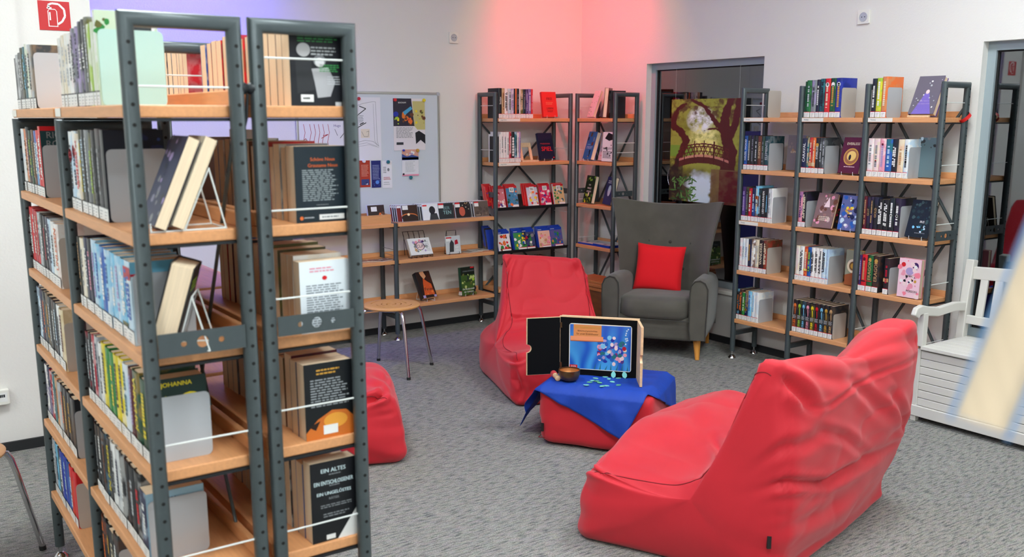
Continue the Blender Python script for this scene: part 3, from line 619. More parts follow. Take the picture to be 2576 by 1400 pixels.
obj('band', MB().lathe([(.030, -.009), (.0315, -.009), (.0315, .009), (.030, .009), (.030, -.009)], 30, T((0, 0, 0), -.6) @ Matrix.Rotation(.75, 4, 'X')), 'red_plastic', rb, smooth=60)

# ---------------------------------------------------------------- corner unit by the whiteboard
wa = lambda k: '%s board, corner shelf' % k
row(AM, .03, .0, AZ[4]+.0262, [(30,215,b_,None,0,'lucian','white'), (24,214,'tan','beige',.5,'~','brown'), (30,212,'white','palepink',.4,'~|~','charcoal'), (28,212,'lightgrey','paleblue',.5,'~','charcoal'), (22,212,'lilac','white',.5,'~','grey'), (12,212,b_), (10,212,'orange'), (24,214,b_,'charcoal',.2,'~','grey'), (8,208,'white'), (24,208,'olive','beige',.6,'~','cream'), (24,210,b_,'darkteal',.5,'~','grey'), (22,210,'purple','lilac',.3,'~','lilac'), (26,212,'violet','lilac',.4,'~','white'), (16,212,'red','crimson',.3,'~','pink')], wa('top'), 'books on the corner shelf', end='row end')
bk = place('bookend', 'black metal bookend against the post, top board of corner shelf', 'bookend', AM @ T((.028, .02, AZ[4]+.0262)), 'bookends')
obj('plate', MB().box(-.0012, 0, 0, .12, 0, .19), 'dark_metal', bk)
display(AM, .52, .02, AZ[4]+.026, .22, .03, .19, .125, 'red', (214,40,34), [('t','FREI',.5,.72,.1,(120,16,16),.6), ('l',.25,.48,.75,.6,2,(226,120,90)), ('t','LEBEN',.5,.34,.075,(120,16,16),.6), ('t','WEIT',.5,.22,.075,(120,16,16),.5)], 'red book with dark lettering on top board of corner shelf', easel='clear easel under the red book', yaw=-.12)
strip(AM, .02, AZ[4], .19, 'Junge Reihe', 'white strip lettered for the row on top board of corner shelf'); strip(AM, .02, AZ[3], .19, 'Junge Reihe', 'white strip lettered for the row on fourth board of corner shelf')
bk = place('bookend', 'black metal bookend beside white books, fourth board of corner shelf', 'bookend', AM @ T((.03, .0, AZ[3]+.0262)), 'bookends')
obj('plate', MB().box(-.0012, 0, 0, .12, 0, .19), 'dark_metal', bk)
row(AM, .035, .0, AZ[3]+.0262, [(16,205,'white','palepink',.3,'~','lightgrey'), (24,222,'white','palepink',.3,'~','grey'), (24,222,'white','palepink',.3,'~','grey'), (24,222,'white','palepink',.3,'~','grey'), (18,224,'crimson','white',.3,'~','white'), (29,222,b_,None,0,None,'white',[('dots',.24,7,'white')]), (22,222,'teal','paleblue',.6,'~','charcoal'), (16,216,'white','palepink',.4,'~','grey'), (14,222,'lilac','pink',.5,'~','violet')], wa('fourth'), 'books on the corner shelf', end='row end')
we = place('book_easel', 'empty pale wooden easel on fourth board of corner shelf', 'easel', AM @ T((.315, .015, AZ[3]+.0265)))
m = MB(); Mq = T((0, .02, 0), 0, -.3)
for a, b, c_, d_ in ((-.055, -.032, 0, .145), (.032, .055, 0, .145), (-.032, .032, .112, .145)): m.box(a, b, 0, .008, c_, d_, Mq)
obj('easel_frame', m, 'pale_wood', we); obj('ledge', MB().box(-.075, .075, -.02, .028, 0, .012), 'pale_wood', we)
display(AM, .505, .03, AZ[3]+.026, .26, .03, .205, .135, 'navy', (24,26,52), [('p',[(0,.7),(1,.8),(1,1),(0,1)],(36,30,60)), ('l',.1,.56,.9,.64,1,(150,40,60)), ('t','DIESER KUSS',.5,.58,.045,(170,40,50),.8), ('t','SPIEL',.52,.40,.16,(224,36,36),.86), ('r',.88,.05,.97,.09,'red')], 'navy book with big red lettering on fourth board of corner shelf', easel='clear easel under the navy and red book')
row(AM, .40, .04, AZ[0]+.0262, [(20,205,'navy','white',.3), (22,205,'charcoal','grey',.3), (24,205,'white','grey',.3), (22,205,b_,'white',.2), (24,205,'brown','olive',.4), (22,205,'brown','tan',.4)], wa('lowest'), 'books on the corner shelf', end='row end', stripe=None)
# game cases on the sloping trays
def case(UM, x, y, z, ang, w_, h, t, mt, bg, shapes, label, group, rowi=0, name='game_case'):
    M = UM @ T((x, y, z)) @ Matrix.Rotation(-ang, 4, 'X')
    r = place(name, label, 'disc case', M, group)
    obj('case', MB().box(-w_/2, w_/2, 0, t, 0, h), mt, r, bevel=(.0015, 1))
    if bg: art(Print(), w_-.004, h-.004, bg, shapes).build('sleeve_print', r, face((-w_/2+.002, -.0003, .002), (1, 0, 0), (0, 0, 1)))
    return r
def blobs(cols, n=14, sz=.16, box=(.08, .1, .92, .78)): return ('blob', *box, cols, n, sz)
sw = [((206,120,130), ['palepink','crimson','violet','white'], None, .055), ((70,130,170), ['teal','orange','skyblue','darkgreen'], '83', .175), ((196,206,220), ['orange','yellow','red','white'], '86', .36), ((206,40,90), ['lightgrey','pink','violet','white'], '27', .485), ((200,180,130), ['green','orange','cream','teal'], '61', .615)]
def tray_pt(UM, z, s_): return UM   # trays slope upward to the wall
for i, (bg, cols, num, x) in enumerate(sw):
    for j in range(3 if i in (1, 2) else 2):
        s_ = .012+.016*j+ (.004 if i % 2 else 0)
        case(AM, x-.012*j*(1 if i in (0, 2) else 0), s_*math.cos(TRAY), AZ[2]+.002+s_*math.sin(TRAY), .26, .104, .17, .0115, 'case_red' if j or i != 4 else 'clear_case', bg if j == 0 else None, [blobs(cols, 20), ('r',.0,.9,1,1,'red'), ('r',.42,.02,.98,.14,'white')] + ([('r',.3,.72,.72,.93,'white',4.5), ('t',num,.51,.825,.12,'black',.36)] if num else []), '%s game case%s on upper sloping tray%s' % (['rosy', 'blue and green', 'pale speckled', 'magenta', 'sandy'][i], ' with numbered tag' if num and j == 0 else '', '' if j == 0 else ', %s behind the front one' % ORD[j-1]), 'red disc cases on the upper tray')
for j in range(3): case(AM, -.005+.0*j+.06*(j == 9), .05+.018*j, AZ[2]+.03+.008*j, .26, .07, .15, .0115, 'case_red', (190,30,40) if j == 0 else None, [blobs(['violet','orange','crimson'])], 'plain red game case, %s at the post end of upper tray' % ORD[j], 'red disc cases on the upper tray')
ps = [((228,230,232), ['red','green','brown','crimson','orange'], .095), ((60,140,80), ['yellow','green','blue','white'], .245), ((60,70,110), ['white','crimson','navy','grey','green'], .325), ((226,190,170), ['orange','cream','pink','tan'], .475), ((90,90,150), ['violet','teal','blue','gold','green'], .595)]
for i, (bg, cols, x) in enumerate(ps):
    for j in range(3):
        s_ = .012+.017*j
        case(AM, x, s_*math.cos(TRAY), AZ[1]+.002+s_*math.sin(TRAY), .26, .118, .158, .013, 'case_blue', bg if j == 0 else ((20,60,170) if j == 2 else None), [blobs(cols, 22, .17, (.08, .1, .92, .82)), ('r',0,.88,1,1,(20,60,170)), ('l',.05,.91,.4,.97,1,'white'), ('r',.3,.02,.95,.15,'white',4.5), ('r',.3,.12,.95,.15,'red',4.6)] if j == 0 else [('l',.05,.91,.5,.97,1,'white')], '%s blue-topped game case on lower sloping tray%s' % (['white', 'green', 'dark team', 'peach', 'violet'][i], '' if j == 0 else ', %s behind the front one' % ORD[j-1]), 'blue disc cases on the lower tray')
for j in range(4): case(AM, -.0+.0*j, .05+.018*j, AZ[1]+.03+.008*j, .26, .06, .152, .013, 'case_blue' if j != 1 else 'case_black', None, [], '%s game case, %s at the post end of lower tray' % ('blue' if j != 1 else 'black', ORD[j]), 'blue disc cases on the lower tray')

# ---------------------------------------------------------------- narrow corner unit
display(BM, .115, .03, BZ[4]+.026, .32, .02, .205, .135, 'palepink', (238,214,216), [('blob',.1,.05,.9,.95,['charcoal','palepink','violet','white','grey'],30,.05), ('blob',.1,.05,.6,.4,['navy','black','white'],14,.06)], 'pale pink book with fine black scribbles on top board of narrow shelf', yaw=-.35)
display(BM, .158, .112, BZ[4]+.026, .36, .024, .205, .135, 'navy', (40,44,90), [], 'navy book tucked behind the pale pink one', yaw=-.35)
display(BM, .278, .035, BZ[4]+.026, .08, .03, .215, .14, 'brown', (70,40,30), [('blob',.1,.1,.9,.6,['gold','brown','orange'],12,.12), ('l',.2,.75,.8,.9,2,'tan')], 'brown and gold book beside the post of narrow shelf', yaw=-.9)
row(BM, .33, .03, BZ[4]+.0262, [(26,200,b_,'darkteal',.2,'~','grey')], 'top board of narrow corner shelf', 'books on the narrow corner shelf', end='row end', stripe=None)
display(BM, .105, .01, BZ[3]+.026, .28, .035, .215, .145, 'blue', (44,110,180), [('r',.3,.82,.5,.96,(90,60,40)), ('r',.05,.68,.22,.8,'navy'), ('r',.7,.66,.9,.8,(120,140,170)), ('r',.62,.5,.85,.62,'brown'), ('t','STECKT',.5,.42,.09,'paleblue',.8), ('l',.2,.5,.6,.56,1,'skyblue'), ('blob',.45,.05,.75,.3,['black','navy','tan'],8,.1)], 'bright blue book with window pictures on easel of narrow shelf', easel='clear easel under the bright blue book', yaw=-.25)
display(BM, .238, .045, BZ[3]+.026, .2, .02, .2, .13, 'palepink', (232,216,220), [('t','MEIN',.5,.7,.08,'charcoal',.6), ('t','YouTube',.5,.5,.07,'crimson',.7), ('t','LEBEN',.5,.36,.09,'charcoal',.7), ('l',.2,.14,.8,.22,1,'pink')], 'pale pink book lettered in black on fourth board of narrow shelf', yaw=-.3)
display(BM, .358, .0, BZ[3]+.026, .06, .03, .215, .13, 'white', (232,236,238), [('p',[(.2,.78),(.5,.98),(.9,.92),(.98,.75),(.6,.7)],'black'), ('blob',.1,.2,.9,.68,['black','charcoal'],9,.09), ('t','DOPPELTOT',.5,.44,.065,'black',.9), ('l',.1,.1,.9,.36,5,'charcoal')], 'white book with black ink landscape on fourth board of narrow shelf', yaw=-.05)
display(BM, .13, .0, BZ[2]+.026, .2, .03, .21, .14, 'darkgreen', (24,44,24), [('blob',.02,.02,.98,.35,['lime','green','olive','yellow'],24,.11), ('blob',.05,.75,.95,.98,['olive','lime'],10,.09), ('t','DAS',.5,.66,.055,'white',.4), ('t','WALD',.5,.54,.07,'white',.7), ('t','SPINNEN',.5,.42,.06,'white',.7), ('r',.44,.26,.58,.38,'cream',4.5)], 'dark green book with leafy cover on third board of narrow shelf', yaw=-.2)
display(BM, .335, .02, BZ[2]+.026, .24, .028, .21, .135, 'navy', (34,40,96), [('e',.5,.5,.18,.2,'paleblue'), ('l',.2,.75,.8,.88,2,'white')], 'navy book with pale figure half hidden by armchair', yaw=-.25)
for j, (x, t_) in enumerate(((.13, .012), (.31, .018))):
    r = place('magazine', ['flat grey magazine with blue edge, alone on narrow shelf', 'flat blue-edged folder beside the post on narrow shelf'][j], 'magazine', BM @ T((x, .1, BZ[1]+.0265), .03-.06*j), 'flat reading matter on the narrow shelf')
    obj('pages', MB().box(-.1, .1, -.1, .1, 0, t_), 'case_blue', r); art(Print(), .19, .19, 'lightgrey', [blobs(['grey','paleblue','navy'], 12, .12)]).build('cover_print', r, face((-.095, -.095, t_+.0003), (1, 0, 0), (0, 1, 0)))
print('books', NB[0])
# ================================================================ DOUBLE SHELF BOOKS
def wf(k, bay): return '%s board, %s, spine side' % (['lowest', 'second', 'third', 'fourth', 'fifth', 'top'][k], ['fire-sign bay', 'end bay'][bay])
def FLR(k, bay, items, x, bend=None, end='bookend'):
    xe = row(FLM, x, .0, FZ[k]+.0262, items, wf(k, bay), 'books on the spine side of the double shelf', 'black', d=.135, hard=True, bend=bend or 'none', gap=.0012, end=end)
    return xe
def front_art(bg, shapes):
    t, h, d = LAST['dims']; art(Print(), d, h, bg, shapes).build('cover_print', LAST['r'], cover_plane(t))
gb = ('plate_grey', .15, .135)
# end bay, top to bottom
FLR(5, 1, [(38,172,'white','cream',.6,'~','lightgrey'), (38,176,'cream','white',.6,'~','lightgrey'), (40,178,'white','cream',.5,'~','lightgrey'), (42,176,'white','palepink',.6,'~','grey'), (34,184,'grey','lilac',.6,'~|~','charcoal'), (40,186,'lilac','grey',.6,'~','navy'), (36,194,'charcoal','lilac',.5,'LINK','white'), (36,196,'charcoal','grey',.4,'LINK','white'), (38,198,'olive','grey',.7,'~','lightgrey'), (30,180,'lime','white',.7), (30,182,'white','lime',.3), (32,205,'white','lime',.5)], .79, ('plate_mint', .165, .14))
front_art((196,214,190), [('blob',.0,.7,1,1,['lime','olive','white','green'],20,.09), ('r',.45,.72,.95,.9,'white',3.5), ('r',.5,.74,.9,.88,'charcoal',3.8)])
FLR(4, 1, [(44,200,'paleblue','white',.8,'~','charcoal',[('dot',.7,.016,'crimson')]), (46,202,'white','skyblue',.6,'~','navy',[('dot',.75,.014,'crimson')]), (40,196,'white','beige',.6,'~|~','red'), (26,206,b_,'olive',.5,'~','yellow'), (40,206,b_,'charcoal',.4,'GOTTESSPIEL','paleblue'), (44,206,'grey','charcoal',.5,'~','lightgrey'), (34,200,'olive','charcoal',.6,'~','lime'), (38,206,b_,'charcoal',.3,'~','grey'), (56,210,b_,'maroon',.2,'~','grey'), (46,208,b_,'charcoal',.2)], .80, ('plate_grey', .165, .135))
front_art((14,18,34), [('blob',.4,.7,.95,.95,['navy',(40,60,120)],8,.14)])
FLR(3, 1, [(24,186,b_,'olive',.2,'~','tan'), (42,186,'cream','white',.4,'~','grey'), (44,192,'navy',b_,.4,'MARIN','white'), (42,194,b_,'navy',.6,'~','pink'), (50,196,'paleblue','skyblue',.7,'~','lilac'), (48,192,'skyblue','paleblue',.8,'~','blue'), (52,190,'blue','skyblue',.4,'~','white'), (48,188,'paleblue','skyblue',.7,'~','blue'), (50,186,'skyblue','paleblue',.7,'~','white'), (48,186,'paleblue','skyblue',.6,'~','lilac'), (48,184,'skyblue','teal',.3,'~|~','white',[('band',.06,.22,'olive')]), (62,186,'paleblue','white',.6,'~|~','blue',[('band',.78,.93,'crimson')])], .81, ('plate_grey', .16, .13))
front_art((190,210,222), [('r',0,.86,1,1,(110,180,210)), ('r',0,.83,1,.86,'crimson'), ('l',.2,.7,.9,.8,1,'teal')])
FLR(2, 1, [(30,190,b_,'crimson',.4,'~','lightgrey'), (40,192,b_,'navy',.4,'~','lightgrey'), (36,194,'crimson','palepink',.4,'~','white'), (42,198,'lightgrey','navy',.4,'~','navy'), (30,188,'white','lightgrey',.4,'~','charcoal'), (48,196,'yellow','olive',.2,'~','charcoal'), (44,194,'green','darkgreen',.3,'~','lime'), (46,192,'green','darkgreen',.3,'~','yellow'), (46,194,'yellow','olive',.2,'~','charcoal'), (44,196,'yellow','white',.5,'~','navy'), (46,192,'paleblue','white',.6,'~','teal'), (44,190,'maroon',b_,.4,'~','lilac'), (60,196,'darkgreen','gold',.4,'JOHANNA','yellow'), (58,190,'darkgreen',b_,.4,'~','yellow')], .80, gb)
front_art((20,44,40), [('t','JOHANNA',.5,.92,.07,'yellow',.92), ('e',.72,.62,.26,.19,'yellow',2), ('e',.72,.62,.19,.14,(20,44,40),3), ('p',[(.15,.5),(.32,.8),(.45,.5)],'yellow',2)])
FLR(1, 1, [(40,196,b_,'charcoal',.2,'~','grey'), (46,200,b_,None,0,'~','white'), (62,200,b_,'skyblue',.2,'~','brown'), (42,196,'charcoal','grey',.5,'IN MESSER','yellow'), (48,198,'white','lightgrey',.4,'~','charcoal'), (46,196,'lightgrey','white',.5,'~','navy'), (44,198,b_,'white',.4,'~','white'), (46,194,b_,'brown',.3,'~','grey'), (52,194,b_,None,0,'~','lightgrey'), (56,196,b_,'white',.3,'~','red'), (60,168,'navy','paleblue',.5,'~','white')], .80, gb)
front_art((150,186,206), [('t','Håkan',.5,.86,.09,'navy',.8), ('r',0,0,1,.3,(120,160,190))])
FLR(0, 1, [(44,190,b_,'orange',.2,'~','orange'), (44,186,b_,'charcoal',.2,'~','gold'), (46,180,b_,'cream',.2,'~','cream'), (48,190,'charcoal','brown',.3,'~','white')], .80, gb)
# fire-sign bay
FLR(5, 0, [(40,160,'charcoal','grey',.4,'~','grey'), (44,168,'lightgrey','charcoal',.5), (42,172,b_,'grey',.4,'~','white'), (46,184,'charcoal','olive',.5,'~','lightgrey'), (46,184,'teal','darkteal',.5,'~','skyblue'), (46,190,'white','lime',.3,'~|~','charcoal'), (46,186,'lightgrey','tan',.4,'~','charcoal'), (44,182,'charcoal','tan',.3)], .025, ('plate_grey', .16, .135))
FLR(4, 0, [(40,200,'white','paleblue',.5), (50,200,'tan','orange',.8,'~','brown'), (44,206,'charcoal','brown',.5,'~','palepink'), (44,196,'darkgreen',b_,.5,'~','lime'), (42,198,'brown','darkgreen',.5,'~','tan'), (44,196,'blue','skyblue',.5,'~','white'), (46,198,'red','crimson',.2,'~|~','white'), (50,210,'red',None,0,'~|~','white')], .025, ('plate_grey', .155, .135))
front_art((24,60,64), [('r',0,.94,1,1,'red'), ('t','RIO',.3,.88,.09,'grey',.5), ('t','RO',.26,.76,.09,'grey',.4)])
FLR(3, 0, [(54,206,'red',None,0,'~|~','white'), (52,204,'crimson','red',.3,'~','white'), (40,200,'red','maroon',.4,'~','cream'), (44,200,'lightgrey','grey',.4,'~','charcoal'), (46,198,b_,'charcoal',.3,'~','white'), (46,196,b_,'navy',.3,'~','crimson'), (44,196,'navy','grey',.4,'~','white'), (46,194,'paleblue','white',.5,'~','navy'), (50,192,'white','lightgrey',.4,'~','charcoal'), (60,190,'white','orange',.2,'UNLESSEN','orange')], .025, ('plate_beige', .15, .135))
FLR(2, 0, [(44,200,'paleblue','navy',.5,'~','charcoal'), (50,202,'navy','maroon',.5,'~','white'), (44,200,b_,'grey',.4,'~','orange'), (60,202,b_,'gold',.2,'~','gold'), (54,200,b_,'charcoal',.4,'~','lightgrey'), (42,198,b_,'brown',.3,'~','white'), (44,196,'charcoal','navy',.4,'~','paleblue'), (44,194,'white','lightgrey',.3,'~','charcoal'), (58,190,'beige','cream',.5,'~','maroon')], .025, ('plate_beige', .15, .135))
FLR(1, 0, [(40,196,'white','violet',.6,'~','navy'), (44,198,'navy','lilac',.5,'~','white'), (46,194,'crimson','white',.6,'~','purple'), (44,194,'teal','grey',.5,'~','white'), (44,192,'tan','orange',.4,'~','charcoal'), (44,188,'lightgrey','brown',.4), (50,190,b_,'brown',.3,'~','orange'), (52,192,b_,'charcoal',.2,'~','gold'), (54,190,b_,'charcoal',.2,'~','gold'), (62,186,b_,'navy',.2)], .025, gb, end='bookend')
FLR(0, 0, [(46,196,'lightgrey','grey',.4,'~','white'), (48,194,'skyblue','teal',.5,'~','navy'), (40,192,'charcoal','teal',.4), (56,194,'royalblue','blue',.4,'~|~','white'), (54,194,'royalblue','blue',.4,'~','paleblue'), (44,192,'blue','navy',.4), (50,190,'red','orange',.3,'~','white'), (46,188,'red',None,0)], .025, ('plate_beige', .15, .135))
# cover-out pairs on wire easels at the row end
display(FLM, 1.435, .03, FZ[4]+.026, .42, .026, .2, .12, 'navy', (52,58,84), [('blob',0,0,1,1,['charcoal','lilac','grey','navy',(120,120,140)],22,.14)], 'dark night-sky book leaning on a wire easel, fifth board', white=False, hard=False)
display(FLM, 1.435, .066, FZ[4]+.026, .42, .026, .2, .12, 'cream', (210,200,180), [], 'cream book propped behind the night-sky one on a wire easel', hard=False)
stand_wire(FLM @ T((1.435, .03, FZ[4]+.0262)), 'white wire easel under the leaning pair, fifth board', 'small easels under display books', w=.1, h=.13, mt='wire_white', dep=.064, ang=.42, r_=.002)
r = display(FLM, 1.425, .03, FZ[3]+.026, .3, .05, .185, .12, b_, 'black', [], 'thick black book with yellow blurb leaning on a wire easel, fourth board', yaw=-.42)
art(Print(), .12, .185, 'black', [('l',.1,.7,.9,.86,3,'lime'), ('l',.1,.2,.9,.6,12,'grey'), ('r',.8,.88,.92,.96,'lightgrey')]).build('blurb_print', r, back_plane(.05, .12))
stand_wire(FLM @ T((1.425, .03, FZ[3]+.0262), -.42), 'white wire easel under the thick black book, fourth board', 'small easels under display books', w=.1, h=.12, mt='wire_white', dep=.05, ang=.3, r_=.002)

# page-edge side
def wr_(k): return '%s board, page-edge side' % ['lowest', 'second', 'third', 'fourth', 'fifth', 'top'][k]
def FRR(k, items, x=.025, y=.004, end='end frame'):
    n = len(items)
    row(FRM, x, y, FZ[k]+.0262, items, wr_(k), 'books on the page-edge side of the double shelf', None, d=.125, end='', hard=False, gap=.0015)
_end_fix = None
cols = ['black','charcoal','maroon','navy','grey','white','brown','darkteal','olive','cream','red','blue']
def many(n, hs, first, seed):
    q = random.Random(seed); return [first] + [(q.choice((34, 38, 42, 46)), hs+q.randint(-10, 6), q.choice(cols), q.choice(cols), .4) for _ in range(n-1)]
def back_art(bg, shapes):
    r, t, h, d = LAST['first']; art(Print(), d, h, bg, shapes).build('blurb_print', r, back_plane(t, d))
FRR(5, many(15, 172, (44,176,b_), 1))
back_art('black', [('l',.15,.78,.95,.97,6,(60,150,80)), ('l',.4,.62,.95,.74,3,'lightgrey'), ('l',.55,.42,.95,.52,4,(60,150,80)), ('l',.7,.26,.95,.38,4,'lightgrey'), ('e',.26,.69,.13,.085,(190,190,192)), ('p',[(.1,.58),(.4,.58),(.45,.2),(.12,.15)],(46,48,52)), ('e',.56,.56,.12,.075,(120,122,126),3), ('e',.56,.54,.09,.058,(206,206,208),4), ('p',[(.4,.46),(.72,.48),(.85,.3),(.75,.12),(.5,.1),(.45,.3)],(170,170,174),3), ('r',.18,.05,.42,.14,'white',4), ('l',.22,.07,.38,.12,1,'grey'), ('r',.84,.0,.96,.05,'lightgrey',4)])
FRR(4, many(14, 176, (50,172,b_), 2))
back_art((28,40,48), [('t','Schöne Neue',.55,.83,.045,(200,96,50),.7), ('t','Grausame Neue',.55,.75,.045,(200,96,50),.78), ('l',.14,.28,.86,.7,16,(150,160,164)), ('l',.4,.22,.66,.24,1,'grey'), ('e',.1,.06,.035,.025,'orange',3), ('l',.15,.05,.36,.08,1,'lightgrey'), ('r',.45,.03,.95,.1,'white',3), ('l',.5,.045,.9,.085,1,'grey')])
FRR(3, many(14, 184, (40,168,'white','paleblue',.3), 3))
back_art((226,234,240), [('l',.2,.84,.8,.92,2,'pink'), ('e',.5,.76,.05,.03,'red',3), ('l',.12,.08,.92,.68,18,(120,130,140))])
FRR(2, many(14, 186, (44,186,b_), 4))
back_art((20,24,28), [('l',.25,.84,.75,.93,2,(200,150,60)), ('l',.12,.42,.92,.8,11,(150,156,160)), ('p',[(0,0),(1,0),(1,.24),(.85,.34),(.55,.36),(.25,.26),(0,.1)],(206,110,40)), ('e',.62,.22,.25,.1,(232,160,60),3), ('p',[(.05,.18),(.3,.24),(.2,.12)],(40,24,20),4), ('r',.36,.05,.66,.17,'white',4.5), ('l',.4,.07,.62,.14,1,'black')])
FRR(1, many(14, 190, (44,204,b_), 5))
back_art((22,24,28), [('t','EIN ALTES',.5,.89,.05,(210,230,235),.55), ('l',.4,.82,.7,.85,1,'grey'), ('t','EIN ENTSCHLOSSENER',.5,.74,.05,(210,230,235),.86), ('l',.4,.68,.65,.71,1,'grey'), ('t','EIN UNGELÖSTES',.5,.61,.05,(210,230,235),.75), ('t','RÄTSEL',.5,.54,.035,'grey',.3), ('l',.2,.42,.9,.47,2,'grey'), ('l',.25,.3,.85,.36,2,'grey'), ('p',[(.55,0),(1,0),(1,.36)],'white',3), ('r',.3,.02,.5,.08,'white',4)])
FRR(5, many(6, 176, (42,178,'red','white',.2), 6), x=FLn+.03); FRR(4, many(5, 180, (42,180,'brown'), 7), x=FLn+.03)
tp = place('notice_card', 'long white card standing on the books under the top board', 'card', FRM @ T((.30, .1, FZ[4]+.21)), None)
obj('card', MB().box(-.0, .18, .0, .02, .001, .022), 'plastic_white', tp)

# ================================================================ LOW MEDIA SHELF
def cdcase(x, y, z, ang, bg, shapes, label, mt='clear_case', w_=.13, h=.118): return case(DM, x-DX, y, z, ang, w_, h, .0085, mt, bg, shapes, label, 'music discs on the media shelf', name='cd_case')
ZT = DZ[2]+.027
cds = [(-1.70, (54,30,22), [('e',.45,.3,.5,.2,(206,110,50)), ('e',.45,.24,.5,.2,(40,24,20),3), ('e',.4,.42,.08,.08,(255,226,180),4), ('r',.05,.72,.4,.98,'white',4)], 'orange sunrise'),
       (-1.535, (226,230,234), [('e',.62,.6,.2,.25,'black'), ('p',[(.4,0),(1,0),(.9,.4),(.5,.4)],'charcoal'), ('r',.02,.7,.3,.95,'red',4), ('r',.02,.66,.36,.86,'white',4.4)], 'white with dark silhouette'),
       (-1.405, (40,46,50), [('t','TEN',.55,.4,.22,(150,190,190),.6), ('t','BER',.55,.68,.2,(120,150,150),.6), ('r',.02,.68,.36,.98,'white',4), ('r',.02,.88,.36,.98,'red',4.4)], 'grey chalk-lettered'),
       (-1.265, (36,28,30), [('e',.45,.4,.2,.3,(190,90,70)), ('blob',.5,.5,.95,.95,['tan','cream'],10,.05), ('r',.02,.68,.34,.98,'white',4), ('r',.02,.88,.34,.98,'red',4.4)], 'black with ornament'),
       (-1.105, (96,84,76), [('blob',.1,.1,.9,.6,[(80,70,64),(120,106,94)],12,.16), ('r',.05,.66,.34,.96,'white',4), ('r',.05,.88,.34,.96,'red',4.4), ('l',.1,.08,.5,.13,1,'cream')], 'dusty brown')]
for i, (x, bg, sh, nm) in enumerate(cds):
    cdcase(x, .02, ZT, .24, bg, sh, '%s music disc case in front of its stack on the media shelf' % nm)
    for j in range(4): cdcase(x-.012-.008*j+(.0 if i else -.02), .034+.016*j, ZT, .24, (120,30,30) if (i+j) % 3 == 0 else (60,60,64), [('r',.02,.84,.5,.97,'white')], '%s disc case, %s behind the %s one on the media shelf' % (['dark red' if (i+j) % 3 == 0 else 'dark grey'][0], ORD[j], nm))
bx = place('wooden_tray', 'beech tray of discs on the top board of the media shelf', 'tray', DM @ T((-.21, 0, ZT-.0008)))
for nm, q in (('tray_front', (-.18, .165, -.004, .008, 0, .062)), ('tray_back', (-.18, .165, .16, .172, 0, .062)), ('tray_side', (-.192, -.18, -.004, .172, 0, .062)), ('tray_side', (.165, .177, -.004, .172, 0, .062)), ('tray_bottom', (-.18, .165, .008, .16, 0, .008))): obj(nm, MB().box(*q), 'beech', bx)
cdcase(DX-.315, .03, ZT+.012, .22, (60,110,170), [('blob',.1,.1,.9,.9,['yellow','orange','skyblue','white'],14,.12)], 'blue and yellow disc case standing in the beech tray'); cdcase(DX-.315, .05, ZT+.012, .22, (60,110,120), [], 'teal disc case second in the beech tray')
cdcase(DX-.12, .03, ZT+.012, .22, (50,32,30), [('blob',.2,.1,.9,.5,['orange','cream','brown'],9,.12), ('r',.2,.62,.55,.9,'white',4)], 'dark disc case with orange figure in the beech tray'); cdcase(DX-.115, .05, ZT+.012, .22, (70,70,76), [], 'dark grey disc case second in the beech tray')
# board-game box on a black wire rack
gx = -1.625; gy = AY+.03
rk = place('wire_rack', 'black zigzag wire rack holding the splash-coloured game box', 'rack', DM @ T((gx-DX, .03, DZ[1]+.0265)))
m = MB()
for i in range(5): x = -.085+.0425*i; m.tube([(x, -.03, .02), (x, -.03, .003), (x, .02, .003), (x, .105, .175), (x+.021, .125, .14), (x+.03, .13, .003)], .002, 5)
m.tube([(-.085, .105, .175), (.085, .105, .175)], .002, 5); m.tube([(-.085, -.03, .02), (.085, -.03, .02)], .002, 5)
obj('wires', m, 'dark_metal', rk, smooth=60)
g = place('game_box', 'white board-game box with colour splash on black wire rack', 'box', DM @ T((gx-DX+.005, .008, DZ[1]+.045)) @ Matrix.Rotation(-.52, 4, 'X'))
obj('box', MB().box(-.088, .088, 0, .025, 0, .13), 'plastic_white', g, bevel=(.002, 1))
art(Print(), .176, .13, (228,228,232), [('blob',.25,.2,.8,.85,['lime','lilac','tan','olive','pink','grey'],26,.1), ('e',.5,.52,.2,.24,'purple',4.2), ('e',.5,.52,.17,.21,'palepink',4.4), ('t','CLiP',.5,.52,.17,'black',.3), ('e',.66,.78,.055,.07,'purple',4.6), ('l',.75,.2,.95,.8,6,'lightgrey')]).build('lid_print', g, face((-.088, -.0004, 0), (1, 0, 0), (0, 0, 1)))
cdcase(-1.355, .012, DZ[1]+.031, .16, (196,200,204), [('p',[(.2,.1),(.5,.1),(.55,.6),(.4,.8),(.25,.6)],'charcoal'), ('p',[(.6,.5),(.85,.55),(.8,.8),(.62,.75)],'crimson'), ('r',.02,.72,.3,.9,'white',4), ('r',.02,.88,.4,.95,'red',4.4), ('t','Liga',.72,.36,.14,'white',.4), ('t','der',.75,.2,.1,'white',.3)], 'silver disc case with dark singer on clear stand of media shelf', h=.13, w_=.125)
stand_wire(DM @ T((-1.355-DX, .01, DZ[1]+.0265)), 'thin wire stand behind the silver disc case', 'small easels under display books', w=.08, h=.17, mt='dark_metal', dep=.01, ang=.16)
